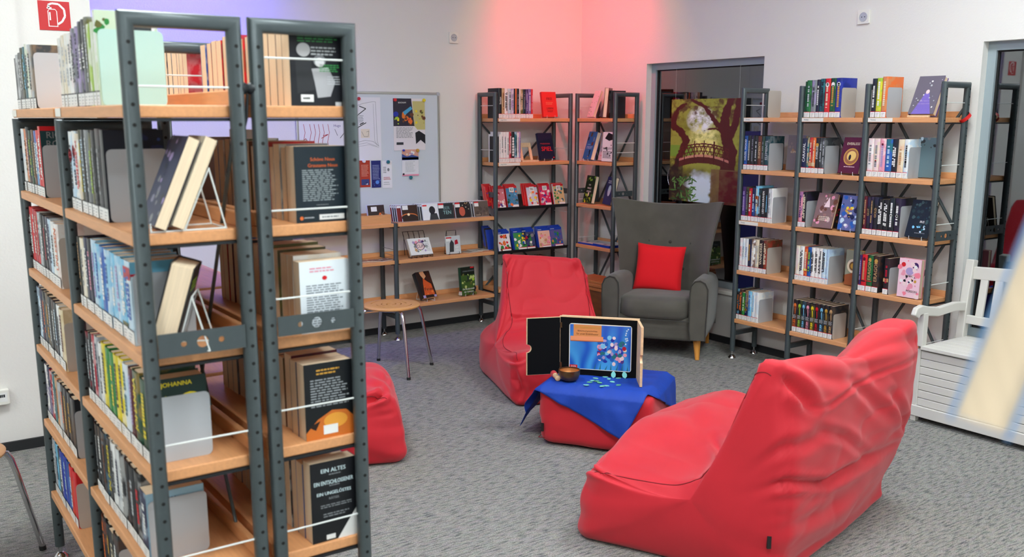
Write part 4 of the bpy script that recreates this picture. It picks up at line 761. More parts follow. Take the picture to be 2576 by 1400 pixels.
for j, (x, y, a, bg, cols_) in enumerate(((-1.17, .07, .2, (150,140,130), ['grey','tan']), (-1.10, .09, -.1, (190,184,176), ['charcoal','cream']), (-2.16, .06, .15, (210,200,120), ['lime','cream']), (-2.02, .08, -.2, (180,120,110), ['crimson','cream','grey']), (-1.90, .06, .35, (150,110,110), ['crimson','white','charcoal']))):
    r = place('leaflet', ['taupe leaflet lying flat beside the silver disc case', 'pale leaflet lying over the taupe one', 'yellow leaflet lying flat left of the wire rack', 'pinkish leaflet lying between the yellow and red ones', 'red and white folded card beside the shelf post'][j], 'leaflet', DM @ T((x-DX, y, DZ[1]+.0265+.003*(j == 1)), a), 'flat leaflets on the media shelf')
    obj('sheet', MB().box(-.07, .07, -.05, .05, 0, .0022), 'plastic_white', r); art(Print(), .136, .096, bg, [blobs(cols_, 9, .12)]).build('sheet_print', r, face((-.068, -.048, .0025), (1, 0, 0), (0, 1, 0)))
display(DM, -1.565-DX, .0, DZ[0]+.028, .5, .05, .2, .125, b_, (40,22,18), [('p',[(.25,.98),(.55,1),(.65,.8),(.45,.7),(.3,.85)],(214,150,110)), ('p',[(.15,.1),(.9,.1),(.85,.5),(.6,.62),(.4,.75),(.3,.55)],(206,84,36)), ('blob',.3,.1,.85,.45,['orange',(230,120,50)],9,.12), ('p',[(.55,.7),(.9,1),(1,.5),(.75,.6)],(60,26,16),3), ('t','Feuer',.6,.32,.12,'black',.7), ('r',.02,.0,.2,.1,'lilac',3), ('r',.8,.0,.98,.08,'lilac',3)], 'thick orange and black novel leaning on easel, lowest board of media shelf', easel='clear easel under the orange novel', yaw=.15)
display(DM, -1.225-DX, .02, DZ[0]+.028, .1, .035, .205, .13, 'darkgreen', (64,92,40), [('r',0,.72,1,1,(28,34,26)), ('blob',.1,.3,.9,.75,['lime',(190,200,120),'olive'],16,.13), ('e',.5,.6,.05,.12,'charcoal',4), ('blob',.0,.0,1,.28,['darkgreen','black','olive'],12,.13), ('t','CORINA BOMANN',.55,.86,.045,'grey',.8), ('t','Sephira',.5,.5,.11,'black',.8), ('t','Die Bruderschaft',.5,.22,.06,'white',.84), ('t','der Schatten',.5,.12,.06,'white',.7), ('r',.7,.95,.95,1,'red',4)], 'green and black novel standing upright, lowest board of media shelf', easel='clear easel under the green novel', stripe='red', yaw=.12)
ws = place('paper_stand', 'white folded paper stand beside the stool on lowest board', 'paper', DM @ T((-2.20-DX, .05, DZ[0]+.0265)))
obj('sheet', MB().box(-.05, .05, 0, .002, 0, .12, T((0, .03, 0), 0, .35)).box(-.05, .05, 0, .002, 0, .115, T((0, .115, 0), 0, -.35)), 'plastic_white', ws)
gp = place('plant_pot', 'grey pot standing behind the corner post beside the green novel', 'pot', Matrix.Translation((-1.045+.17, -.13, AZ[0]+.0265)))
obj('pot', MB().lathe([(0, 0), (.045, 0), (.06, .13), (.063, .13), (.063, .15), (.055, .15), (.052, .12), (0, .12)], 18), 'plate_beige', gp, smooth=40)

# ================================================================ WHITEBOARD AND WALL FITTINGS
wx0, wx1, wz0, wz1 = -2.43, -1.327, .79, 1.722
wb = thing('whiteboard', 'large magnetic whiteboard with grey frame on the back wall', 'whiteboard', ((wx0+wx1)/2, 0, wz0))
hw = (wx1-wx0)/2; hh = wz1-wz0
obj('panel', MB().box(-hw+.01, hw-.01, -.016, -.002, .01, hh-.01), 'board_white', wb)
obj('frame', MB().sweep([(-hw+.009, -.011, .009), (hw-.009, -.011, .009), (hw-.009, -.011, hh-.009), (-hw+.009, -.011, hh-.009)], rrect(.018, .02, .005, 2), up=(0, 1, 0), closed=True), 'aluminium', wb, smooth=40)
for a in (-1, 1):
    for b in (.009, hh-.009): obj('corner_cap', MB().cyl((a*(hw-.011), -.023, b+(.002 if b < .1 else -.002)), (a*(hw-.011), -.001, b+(.002 if b < .1 else -.002)), .014, 12), 'plate_grey', wb, smooth=40)
YB = -.0175
def sheet(name, label, p0, p1, bg, shapes, cat='poster', group=None, dy=0):
    a, b = ony(*p0, YB), ony(*p1, YB); w_, h = b.x-a.x, a.z-b.z
    r = place(name, label, cat, Matrix.Translation((a.x, YB-.0012-dy, b.z)), group)
    obj('paper', MB().box(0, w_, 0, .0008, 0, h), 'plastic_white', r); art(Print(), w_, h, bg, shapes).build('print', r, face((0, -.0002, 0), (1, 0, 0), (0, 0, 1))); return r
def stroke(p, pts, wd, col, d, h, L=3):
    for (a, b), (c_, e) in zip(pts[:-1], pts[1:]):
        A = Vector((a*d, b*h)); B = Vector((c_*d, e*h)); n = (B-A); n = Vector((-n.y, n.x)).normalized()*wd/2; p.poly([A+n, A-n, B-n, B+n], col, L)
dr = sheet('drawing', 'large white paper with pencil sketch and red drawings on whiteboard', (742, 242), (960, 402), None, [], 'drawing')
p = Print(); d_, h_ = (ony(960, 402, YB).x-ony(742, 242, YB).x), (ony(742, 242, YB).z-ony(960, 402, YB).z)
p.rect(0, 0, d_, h_, (226,226,230), .5)
stroke(p, [(.7,.86),(.78,.9),(.9,.93),(.94,.93),(.95,.3),(.97,.22),(.9,.3),(.8,.32),(.68,.28)], .0022, 'grey', d_, h_)
stroke(p, [(.91,.9),(.92,.3),(.96,.23)], .0018, 'grey', d_, h_); stroke(p, [(.68,.25),(.82,.28),(.95,.22)], .0018, 'grey', d_, h_); stroke(p, [(.7,.22),(.85,.25),(.97,.2)], .0015, 'grey', d_, h_)
stroke(p, [(.7,.70),(.82,.82)], .006, 'charcoal', d_, h_); stroke(p, [(.74,.86),(.82,.82)], .006, 'charcoal', d_, h_); stroke(p, [(.71,.52),(.82,.6)], .006, 'charcoal', d_, h_); stroke(p, [(.74,.57),(.79,.6)], .007, 'black', d_, h_)
p.lines(.73*d_, .6*h_, .79*d_, .72*h_, 5, 'grey', 3); p.rect(.75*d_, .36*h_, .86*d_, .5*h_, (226,216,196), 2); stroke(p, [(.76,.46),(.79,.38),(.84,.38),(.85,.47),(.82,.45)], .002, 'charcoal', d_, h_)
for x in (.08, .15, .2, .25, .3, .36): stroke(p, [(x,.58),(x+.015,.45),(x-.01,.3),(x+.01,.2)], .003, 'crimson', d_, h_)
stroke(p, [(.3,.4),(.36,.42),(.28,.36)], .004, 'crimson', d_, h_); stroke(p, [(.05,.3),(.1,.36),(.12,.3)], .004, 'crimson', d_, h_)
p.text('Hugo', .47*d_, .55*h_, .022, 'violet', 3); stroke(p, [(.44,.5),(.47,.4)], .003, 'charcoal', d_, h_); stroke(p, [(.5,.36),(.55,.44)], .004, 'charcoal', d_, h_)
p.build('sketch_print', dr, face((0, -.0004, 0), (1, 0, 0), (0, 0, 1)))
sheet('poster', 'dark city poster with flames and blue game controller on whiteboard', (988, 247), (1070, 377), (226,220,222), [('p',[(0,.47),(.66,.47),(.57,1),(0,1)],(48,44,58)), ('blob',.3,.5,.62,.72,['orange',(226,120,40),'brown','red'],16,.09), ('p',[(.3,.74),(.55,.85),(.6,.8),(.36,.68)],(70,160,200),4.4), ('blob',.02,.5,.16,.66,['yellow','lime'],6,.06), ('e',.08,.7,.08,.05,'royalblue',4), ('p',[(.66,.47),(.6,.95),(1,.95),(1,.4),(.75,.4)],(196,186,120),2), ('blob',.68,.5,.98,.8,['olive','yellow','brown',(180,170,90)],14,.07), ('p',[(.68,.34),(.8,.38),(1,.3),(1,.12),(.85,.2),(.7,.12)],'black',3), ('t','BOCHUM',.28,.92,.028,'white',.28), ('l',.08,.24,.62,.45,9,'grey'), ('r',.08,.11,.3,.16,'charcoal',4)])
sheet('poster', 'small pink and blue programme sheet below the dark city poster', (1010, 376), (1053, 441), (226,226,230), [('r',0,.62,1,1,(214,160,140)), ('p',[(0,.62),(1,.62),(1,.72),(.6,.8),(.3,.74),(0,.84)],(60,80,140),3), ('r',0,.6,1,.7,(40,70,130),3), ('blob',.15,.75,.9,.9,['white','lilac'],6,.12), ('l',.2,.14,.8,.56,9,'lightgrey'), ('r',0,0,1,.06,'pink',3), ('e',.08,.07,.06,.04,'black',4)], dy=.002)
sheet('flyer', 'folded red flyer with photo foot held by white magnet', (893, 404), (932, 470), (176,60,40), [('l',.4,.4,.9,.85,9,(226,160,140)), ('r',.38,.08,.92,.3,(60,70,120),3), ('blob',.4,.1,.9,.28,['paleblue','navy','white'],8,.07), ('r',0,0,.3,.3,(150,50,40),3)])
sheet('flyer', 'dark blue flyer beside the red one on whiteboard', (933, 404), (959, 471), (36,44,112), [('l',.12,.3,.9,.85,10,(150,160,200)), ('e',.6,.2,.2,.07,(90,140,220),3), ('blob',.1,.02,.9,.3,['navy',(60,90,160)],8,.12)])
sheet('flyer', 'narrow white price sheet beside the dark blue flyer', (961, 405), (987, 472), (232,232,236), [('l',.08,.55,.4,.8,4,'grey'), ('l',.1,.3,.9,.42,3,'crimson'), ('l',.1,.1,.8,.25,2,'lightgrey'), ('e',.62,.68,.12,.06,'grey',3)])
def magnet(x, y, col, word, r_=.012, hexa=False):
    q = ony(x, y, YB-.004); o = place('magnet', '%s magnet on the whiteboard' % word, 'magnet', Matrix.Translation((q.x, YB-.0035, q.z)) @ Matrix.Rotation(pi/2, 4, 'X'), 'whiteboard magnets')
    mt = 'magnet_'+col
    if mt not in MATS: mat(mt, col, .35)
    obj('cap', MB().lathe([(0, .012), (r_*.85, .012), (r_, .009), (r_, 0), (0, 0)], 6 if hexa else 18), mt, o, smooth=None if hexa else 40)
magnet(902, 248, 'crimson', 'round red top-corner drawing'); magnet(993, 251, 'red', 'round red poster-corner'); magnet(1066, 252, 'yellow', 'round yellow poster-corner'); magnet(1015, 378, 'royalblue', 'small blue programme-sheet', .008); magnet(1050, 378, 'gold', 'round gold programme-sheet'); magnet(915, 405, 'white', 'round white flyer'); magnet(976, 407, 'teal', 'hexagonal teal price-sheet', .014, True); magnet(1033, 446, 'teal', 'hexagonal teal programme-sheet', .014, True)
def outlet(M, label):
    o = place('power_outlet', label, 'outlet', M, 'wall power outlets')
    obj('cover_plate', MB().prism(rrect(.078, .078, .005, 2), 0, .013), 'plastic_white', o, bevel=(.002, 2))
    obj('socket', MB().lathe([(.022, .0145), (.022, .0135), (0, .0135)], 20).lathe([(.022, .0145), (.025, .0155), (.027, .013)], 20), 'plate_grey', o, smooth=40)
    for a in (-1, 1): obj('contact_hole', MB().cyl((a*.0095, 0, .0125), (a*.0095, 0, .0142), .003, 8), 'hole', o)
q = ony(1140, 95); outlet(Matrix.Translation((q.x, 0, q.z)) @ Matrix.Rotation(pi/2, 4, 'X'), 'white power outlet high on the back wall above whiteboard')
q = onx(2175, 43); outlet(Matrix.Translation((0, q.y, q.z)) @ Matrix.Rotation(-pi/2, 4, 'Z') @ Matrix.Rotation(pi/2, 4, 'X'), 'white power outlet high above the three-bay shelf')
so = place('power_outlet', 'white double outlet box low on the stucco wall by the stool', 'outlet', Matrix.Translation((-4.47, -1.25, .272)))
obj('cover_plate', MB().box(-.06, .06, -.03, 0, -.036, .036), 'plastic_white', so, bevel=(.004, 2)); Print().rect(.005, -.02, .05, .024, 'white', 1).lines(.01, 0, .045, .015, 1, 'black', 2, fill=.9).build('lettering', so, face((0, -.0302, 0), (1, 0, 0), (0, 0, 1)))
sg = place('fire_sign', 'red square sign with white fire extinguisher symbol on the wall', 'sign', Matrix.Translation((-4.061, -1.2252, 1.998)))
obj('plate', MB().box(-.066, .066, -.002, 0, -.064, .064), 'red_plastic', sg)
p = Print(); p.rect(-.066, -.064, .066, .064, (196,48,52), .6)
for w_, col, L in ((.0, 'white', 2), (.0035, (196,48,52), 3)):
    p.poly([(-.028+w_, -.048+w_), (.012-w_, -.048+w_), (.012-w_, .02), (.004, .03-w_), (-.02, .03-w_), (-.028+w_, .02)], col, L)
p.rect(-.022, -.02, -.016, .015, 'white', 4)
hs = [(-.02, .034), (-.024, .046), (-.008, .054), (.02, .052), (.042, .03), (.044, 0), (.03, -.024), (.012, -.036)]
for (a, b), (c_, e) in zip(hs[:-1], hs[1:]):
    A, B = Vector((a, b)), Vector((c_, e)); n = Vector((-(B-A).y, (B-A).x)).normalized()*.0045; p.poly([A+n, A-n, B-n, B+n], 'white', 2)
p.rect(-.03, .03, -.01, .037, 'white', 2); p.build('symbol', sg, face((0, -.0024, 0), (1, 0, 0), (0, 0, 1)))
print('books', NB[0])

strip(FLM, FLn+.02, FZ[5], .07, None, 'blank white strip on top board edge where end bay begins'); strip(FLM, .02, FZ[5], .08, None, 'blank white strip on top board edge at fire-sign end')
# ================================================================ BEAN BAGS
def catmull(P, n, closed=True):
    P = np.array(P, float); m = len(P); out = []
    for i in range(m):
        p0, p1, p2, p3 = P[(i-1) % m], P[i], P[(i+1) % m], P[(i+2) % m]
        for k in range(n):
            t = k/n; out.append(.5*((2*p1)+(-p0+p2)*t+(2*p0-5*p1+4*p2-p3)*t*t+(-p0+3*p1-3*p2+p3)*t**3))
    return np.array(out)
def lounge(label, P1, A, B, N, F, W, top=(0, 0), wr=1.0, seed=0, strokes=(), tz=(.30, .45), group='red lounge bean bags', crest=.03, cen=(.42, .17), sag_=1.0):
    """sewn lounge bag: side outline N (one side) and F (other side), strip between, side panels closing it.
    P1 floor corner, A across, B to the back; top=(inset one side, inset other side) narrowing towards the ears"""
    A = np.array(A)/np.hypot(*A); B = np.array(B)/np.hypot(*B)
    n = 15; PN, PF = catmull(N, n), catmull(F, n); M = len(PN); U = np.arange(M)/M; c0 = np.array(cen)
    PN[:, 1] = np.maximum(PN[:, 1], 0); PF[:, 1] = np.maximum(PF[:, 1], 0)
    rings = []; ns = 100
    caps = [(q, 0) for q in (0., .04, .09, .15, .22, .3, .38, .46, .55, .64, .73, .82, .9, .96)]
    for sc, bl in caps[::-1]: rings.append((0., 1-sc if sc else 1., -1, sc))
    for i in range(1, ns): rings.append((i/ns, 1., 0, 0))
    for sc, bl in caps: rings.append((1., 1-sc if sc else 1., 1, sc))
    # remap: cap rings shrink towards the panel centre
    V = []; info = []
    for s, _, side, sc in rings:
        prof = PN*(1-s)+PF*s
        bul = math.sin(pi*min(max(s, 0), 1))
        if side == 0:
            e = min(s, 1-s)*W; r = .045; ins = r*(1-math.sqrt(max(0, 1-((r-e)/r)**2))) if e < r else 0
            k = 1-ins/.38*.55; prof = c0+(prof-c0)*k
            hi_ = np.clip((prof[:, 1]-.42)/.25, 0, 1); prof[:, 1] += crest*bul*np.clip(prof[:, 1]/.3, 0, 1)*(1-sag_*hi_); a = s*W
            prof = prof + np.stack([np.tanh((prof[:, 0]-.45)/.2)*.025*bul*np.clip(prof[:, 1]/.15, 0, 1), 0*U], 1)
        else:
            k0 = 1-.045/.38*.55; cc = c0+np.array([.0, .03]); full = c0+(prof-c0)*k0; prof = cc+(full-cc)*(1-sc); dm = np.sqrt(((prof[:, None, :]-full[None, :, :])**2).sum(2)).min(1) if sc else 0*U; a = s*W + side*.075*(1-np.exp(-dm/.07))
        prof[:, 1] = np.maximum(prof[:, 1], 0)
        f = np.clip((prof[:, 1]-tz[0])/tz[1], 0, 1); f = f*f*(3-2*f); lo = top[0]*f; hi = top[1]*f
        aa = lo + a*(W-lo-hi)/W
        V.append(np.stack([P1[0]+aa*A[0]+prof[:, 0]*B[0], P1[1]+aa*A[1]+prof[:, 0]*B[1], prof[:, 1]], 1))
    V = np.array(V); R = len(V)
    # folds: displace along the surface normal
    du = np.roll(V, -1, 1)-np.roll(V, 1, 1); ds = np.gradient(V, axis=0); nrm = np.cross(du, ds); nrm /= np.linalg.norm(nrm, axis=2, keepdims=True)+1e-9
    ctr = V.mean((0, 1)); sgn = np.sign(((V-ctr)*nrm).sum(2).mean()); nrm *= sgn
    x, y, z = V[..., 0]+seed*3.1, V[..., 1]-seed*1.7, V[..., 2]
    rid = lambda f1, f2, f3, ph: (1-np.abs(vnoise(x*f1+y*f2+ph, z*f3+ph*2)))**3
    t = (x*A[0]+y*A[1]); bdir = (x*B[0]+y*B[1])
    disp = .016*vnoise(t*3+5, bdir*3+z*2) - .020*wr*rid(2.2, 1.6, 5.5, 3.3+seed)*np.clip(z/.2, 0, 1) - .013*wr*rid(5.5, -4, 9, 8.1+seed) + .008*wr*vnoise(t*9+z*4, bdir*7-z*8)
    sag = np.exp(-((z-.34)/.06)**2)*np.clip(vnoise(t*4, z*38+bdir*2), 0, 1)
    disp -= .016*wr*sag
    # creases laid where the photograph shows them
    rel = V-np.array(CAM); dpt = rel @ np.array(_F); pxx = 1288+FPX*(rel @ np.array(_R))/dpt; pxy = PCY-FPX*(rel @ np.array(_U))/dpt; facing = np.clip(-(rel*nrm).sum(2)/np.linalg.norm(rel, axis=2)*4, 0, 1)
    for pts_, amp, wd in strokes:
        dmin = np.full(pxx.shape, 1e9); tt = np.zeros(pxx.shape); n_ = len(pts_)-1
        for q, ((ax_, ay_), (bx_, by_)) in enumerate(zip(pts_[:-1], pts_[1:])):
            vx, vy = bx_-ax_, by_-ay_; k = np.clip(((pxx-ax_)*vx+(pxy-ay_)*vy)/(vx*vx+vy*vy), 0, 1); dd = np.hypot(pxx-ax_-k*vx, pxy-ay_-k*vy)
            tt = np.where(dd < dmin, (q+k)/n_, tt); dmin = np.minimum(dmin, dd)
        dmm = dmin*dpt/FPX; env = np.sin(pi*np.clip(tt*.9+.05, 0, 1))**.6
        disp += facing*env*amp*(-np.exp(-(dmm/wd)**2)+.6*np.exp(-((dmm-2.0*wd)/(1.1*wd))**2))
    disp *= np.clip(z/.05, 0, 1)
    V = V + nrm*disp[..., None]
    nc = len(caps)
    for _ in range(60):      # relax the side panels so no ridge runs to their centre
        S_ = V.copy()
        for i in list(range(1, nc-2))+list(range(R-nc+2, R-1)): S_[i] = .25*(V[i-1]+V[i+1]+np.roll(V[i], 1, 0)+np.roll(V[i], -1, 0))
        for i, k in ((0, 2), (R-1, R-3), (1, 2), (R-2, R-3)): S_[i] = S_[k].mean(0)+(S_[k]-S_[k].mean(0))*(.25 if i in (0, R-1) else .6)
        V = S_
    V[..., 2] = np.maximum(V[..., 2], 0)
    root = thing('beanbag', label, 'bean bag', (*(np.array(P1)+A*W/2+B*.4), 0), group=group); o = np.array(root.location)
    mb = MB(); W_ = V-o
    f = []; vid = lambda i, j: i*M+(j % M)
    for i in range(R-1):
        for j in range(M): f.append((vid(i, j), vid(i, j+1), vid(i+1, j+1), vid(i+1, j)))
    mb.add(W_.reshape(-1, 3), f)
    k0 = len(mb.v); mb.v += [tuple(W_[0].mean(0)), tuple(W_[-1].mean(0))]
    mb.f += [(k0, vid(0, j+1), vid(0, j)) for j in range(M)] + [(k0+1, vid(R-1, j), vid(R-1, j+1)) for j in range(M)]
    if sgn > 0: mb.f = [q[::-1] for q in mb.f]
    shell = obj('shell', mb, 'red_fabric', root, smooth=180)
    for idx in (len(caps)-1, R-len(caps)):
        run = [tuple(W_[idx, j]+nrm[idx, j]*.0003) for j in range(int(M*.16), int(M*.62))]
        obj('seam', MB().tube(run, .0019, 5), 'seam_red', shell, smooth=60)
    return root, W_, nrm
NEAR = [(.0,0), (-.03,.1), (-.025,.2), (.0,.28), (.06,.298), (.2,.292), (.353,.30), (.438,.345), (.492,.413), (.554,.55), (.60,.67), (.64,.765), (.70,.74), (.735,.60), (.75,.4), (.75,.2), (.73,.05), (.68,0), (.34,0)]
FARP = [(.0,0), (-.03,.1), (-.02,.22), (.04,.31), (.12,.345), (.23,.385), (.38,.37), (.5,.385), (.58,.46), (.68,.60), (.77,.70), (.88,.765), (.97,.75), (1.0,.66), (.995,.5), (.97,.33), (.92,.1), (.86,0), (.42,0)]
big, bigW, bigN = lounge('large red bean bag lounger with sagging back beside the white bench', (-2.81, -3.54), (.907, .42), (.42, -.907), NEAR, FARP, .97, wr=.55, seed=2, crest=.03, sag_=2.3, strokes=[
    ([(1885, 935), (1915, 915), (1955, 922)], -.022, .03), ([(2270, 830), (2300, 815)], -.015, .03),
    ([(1965, 945), (1990, 960), (2015, 990), (2040, 1025)], .030, .016), ([(2000, 1022), (2045, 1026), (2085, 1018), (2130, 985), (2230, 935), (2318, 892)], .007, .007),
    ([(1835, 1185), (1900, 1195), (1960, 1213), (2080, 1216), (2180, 1165), (2270, 1105)], .020, .013), ([(1850, 1120), (1920, 1128), (2010, 1118), (2070, 1090)], .012, .018), ([(2060, 1080), (2130, 1100), (2190, 1150)], .012, .016),
    ([(2250, 985), (2272, 1050), (2280, 1110)], .016, .012), ([(2150, 955), (2200, 1000), (2235, 1050)], .014, .018), ([(1795, 1095), (1815, 1128), (1850, 1145)], .018, .014), ([(2090, 890), (2190, 872), (2305, 850)], .012, .022), ([(2000, 905), (2060, 945), (2140, 960)], .010, .02),
    ([(1455, 1150), (1478, 1172), (1508, 1182)], .022, .012), ([(1470, 1225), (1560, 1240), (1700, 1250)], .006, .03), ([(1945, 1215), (1946, 1300), (1942, 1400)], .007, .008), ([(1880, 1275), (1945, 1268)], .006, .006), ([(1890, 1310), (1944, 1304)], .005, .006), ([(1960, 1330), (2080, 1290), (2160, 1230)], .010, .02), ([(1640, 1010), (1730, 1035), (1790, 1080)], .008, .03), ([(1860, 1010), (1885, 1060), (1890, 1120)], .010, .014)])
# seam and woven tag down the back corner of the big bag
pts = [(-2.81+.42*b+.907*a, -3.54-.907*b+.42*a, z) for b, z, a in ((.69,.37,-.052), (.70,.28,-.05), (.70,.18,-.046), (.695,.08,-.036))]
d2 = np.array([(ray(1942, 1368))]) ; rel_ = bigW+np.array(big.location)-np.array(CAM); dp_ = rel_ @ np.array(_F); e2_ = (1288+FPX*(rel_ @ np.array(_R))/dp_-1941)**2+(PCY-FPX*(rel_ @ np.array(_U))/dp_-1366)**2 + (((rel_*bigN).sum(2) > 0)*1e7)
ii = np.unravel_index(e2_.argmin(), e2_.shape); cc_, nn_ = Vector(bigW[ii]), Vector(bigN[ii])
obj('label_tag', MB().box(-.0065, .0065, -.022, .022, -.003, .006, face(cc_, Vector((0, 0, 1)).cross(nn_), (0, 0, 1))), 'label_tag', big)
midp = [(.0,0), (-.03,.09), (-.02,.19), (.02,.265), (.09,.285), (.2,.27), (.33,.275), (.42,.31), (.49,.39), (.55,.52), (.60,.64), (.65,.735), (.71,.73), (.76,.60), (.79,.42), (.80,.22), (.78,.06), (.72,0), (.36,0)]
midf = [(.0,0), (-.03,.09), (-.02,.19), (.02,.265), (.09,.285), (.2,.27), (.33,.275), (.42,.31), (.49,.38), (.55,.50), (.60,.61), (.64,.69), (.70,.685), (.75,.57), (.78,.4), (.79,.22), (.77,.06), (.71,0), (.36,0)]
mid, _, _ = lounge('small red bean bag chair with upright back behind the story box', (-2.06, -2.02), (.95, -.32), (.32, .95), midp, midf, .66, top=(.125, .035), tz=(.22, .16), wr=.5, seed=5, crest=.012, strokes=[
    ([(1262, 880), (1290, 905), (1330, 895)], .02, .012), ([(1290, 930), (1310, 980), (1300, 1015)], .012, .014), ([(1258, 645), (1275, 648)], -.022, .03), ([(1440, 660), (1455, 655)], -.018, .03), ([(1262, 790), (1300, 800), (1370, 795)], .008, .012), ([(1232, 860), (1262, 840), (1270, 800)], .012, .012), ([(1290, 645), (1275, 680), (1272, 720)], .012, .012)])
lft, _, _ = lounge('red bean bag lounger half hidden behind the double shelf', (-3.0, -2.44), (.36, .93), (-.93, .36), [(b_*1.1, z_*1.2) for b_, z_ in midp], [(b_*1.1, z_*1.2) for b_, z_ in midf], .60, top=(.05, .05), wr=.6, seed=9, crest=.03, strokes=[
    ([(915, 1005), (950, 1000), (968, 985)], .03, .014), ([(943, 1012), (955, 1080), (968, 1150)], .006, .006), ([(915, 1050), (960, 1048), (985, 1040)], .012, .012), ([(915, 1090), (955, 1085)], .008, .008), ([(930, 930), (975, 950), (1000, 985)], .01, .016), ([(918, 960), (960, 965), (990, 990)], .008, .012)])

# ================================================================ POUF, CLOTH, STORY BOX
PT = .30
def puffy(name, mt, root, dx, dy, dz, k=6, n=14, crumple=.004, M=None, seed=1, flat=True):
    v = []; f = []; idx = {}
    def key(p): return (round(p[0], 4), round(p[1], 4), round(p[2], 4))
    L = np.linspace(-1, 1, n+1); L = np.sign(L)*np.abs(L)**.8
    def vid(p):
        q = key(p)
        if q not in idx: idx[q] = len(v); v.append(p)
        return idx[q]
    for ax in range(3):
        for s_ in (-1, 1):
            for i in range(n):
                for j in range(n):
                    quad = []
                    for a, b in ((i, j), (i+1, j), (i+1, j+1), (i, j+1)):
                        p = [0, 0, 0]; p[ax] = s_; p[(ax+1) % 3] = L[a]; p[(ax+2) % 3] = L[b]; quad.append(vid(tuple(p)))
                    f.append(tuple(quad if s_ > 0 else quad[::-1]))
    P = np.array(v); nr = (np.abs(P)**k).sum(1)**(1/k); P = P/nr[:, None]
    P = P*np.array([dx/2, dy/2, dz/2]); P[:, 2] += dz/2
    d = crumple*(vnoise(P[:, 0]*14+seed, P[:, 2]*18+P[:, 1]*9)+.6*vnoise(P[:, 1]*22, P[:, 2]*26+seed)); C0 = P.mean(0); dirn = (P-C0)/np.linalg.norm(P-C0, axis=1)[:, None]
    P = P+dirn*d[:, None]
    if flat: P[:, 2] = np.maximum(P[:, 2], 0)
    mb = MB().add([tuple((M @ Vector(q)) if M is not None else q) for q in P], f)
    return obj(name, mb, mt, root, smooth=180)
pd = Vector((.56, -.83, 0)).normalized(); ang = math.atan2(pd.y, pd.x)
pc = Vector((-2.335, -2.585, 0)) + pd*.285 + Vector((.83, .56, 0)).normalized()*.235
pf = thing('pouf', 'square red bean bag pouf under the blue cloth', 'pouf', pc, (0, 0, ang))
puffy('shell', 'red_fabric', pf, .565, .47, PT-.004, k=8, crumple=.006, seed=4)
obj('seam', MB().tube([(q[0], q[1], .035) for q in [(-.272, -.222), (.272, -.222), (.272, .222), (-.272, .222)]], .002, 5, closed=True), 'seam_red', pf)
obj('label_tag', MB().box(-.255, -.243, -.238, -.229, .07, .11), 'label_tag', pf)
# cloth laid over the pouf
cl = thing('cloth', 'royal blue cloth draped over the red pouf', 'cloth', pc + Vector((0, 0, PT)), (0, 0, ang))
nC = 90; hw_, hd_ = .268, .222; P = []
e1 = Vector((.635, -.29)).normalized(); e2 = Vector((.29, .635)).normalized(); cL = Vector((-.545, -.10))
for i in range(nC+1):
    rowp = []
    for j in range(nC+1):
        q_ = cL + e1*(.77*i/nC) + e2*(.86*j/nC); X, Y = q_.x, q_.y
        cx_ = min(max(X, -hw_), hw_); cy_ = min(max(Y, -hd_), hd_); ox, oy = X-cx_, Y-cy_; d = math.hypot(ox, oy)
        if d < 1e-6:
            z = .008+.004*float(vnoise(X*12, Y*12))+.005*float((1-abs(vnoise(X*7+Y*5, Y*9-X*3+2)))**4); ex = min(hw_-abs(X), hd_-abs(Y)); z -= .022*max(0, 1-ex/.035)**2
            rowp.append((X, Y, z))
        else:
            nx, ny = ox/d, oy/d; ph = math.atan2(Y, X)
            fold = (.010+.26*d*float(vnoise(ph*5.2+3, d*2)))*min(1, d/.06)
            fl_ = max(0, -nx)*max(0, 1-abs(ny)*.6); out = .022+max(-.012, fold)*.6+(.06+.42*fl_)*d; drop = d*(.97-.10*fl_)
            z = -.024-drop
            if z < -PT+.006: out += (-PT+.006-z)*.9; z = -PT+.006
            rowp.append((cx_+nx*out, cy_+ny*out, z))
    P.append(rowp)
co = obj('fabric', MB().grid(P), 'blue_cloth', cl, smooth=180); sm = co.modifiers.new('t', 'SOLIDIFY'); sm.thickness = .0016
# paper theatre box standing on the cloth
zc = PT+.012
Lb = onz(1408, 938, zc); Rb = onz(1603, 951, zc); ax = (Rb-Lb); Wb = ax.length; ka = math.atan2(ax.y, ax.x); HB = .284
kb = thing('story_box', 'wooden paper theatre box with open black doors on blue cloth', 'story box', Lb, (0, 0, ka))
obj('back_panel', MB().box(0, Wb, .0, .012, 0, HB), 'black_felt', kb)
for nm, q in (('top_rail', (0, Wb, .012, .05, HB-.012, HB)), ('bottom_rail', (0, Wb, .012, .05, 0, .012)), ('side_rail', (0, .012, .012, .05, .012, HB-.012)), ('side_rail', (Wb-.012, Wb, .012, .05, .012, HB-.012))): obj(nm, MB().box(*q), 'pale_wood', kb)
obj('top_edge', MB().box(-.002, Wb+.002, -.002, .012, HB, HB+.005), 'pale_wood', kb)
dl = onz(1324, 943, zc); dw = (dl-Lb).length; da = math.atan2(dl.y-Lb.y, dl.x-Lb.x)-ka
Mdl = Matrix.Rotation(da, 4, 'Z'); hz = HB*.47
poly = [(0, 0), (dw, 0)] + [(dw-.021*math.cos(a), hz+.021*math.sin(a)) for a in np.linspace(-pi/2, pi/2, 12)] + [(dw, HB), (0, HB)]
MX = Matrix(((1, 0, 0, 0), (0, 0, 1, 0), (0, 1, 0, 0), (0, 0, 0, 1)))
do = obj('door', MB().prism([(x, y) for x, y in poly], -.0045, .0045, Mdl @ MX), 'pale_wood', kb)
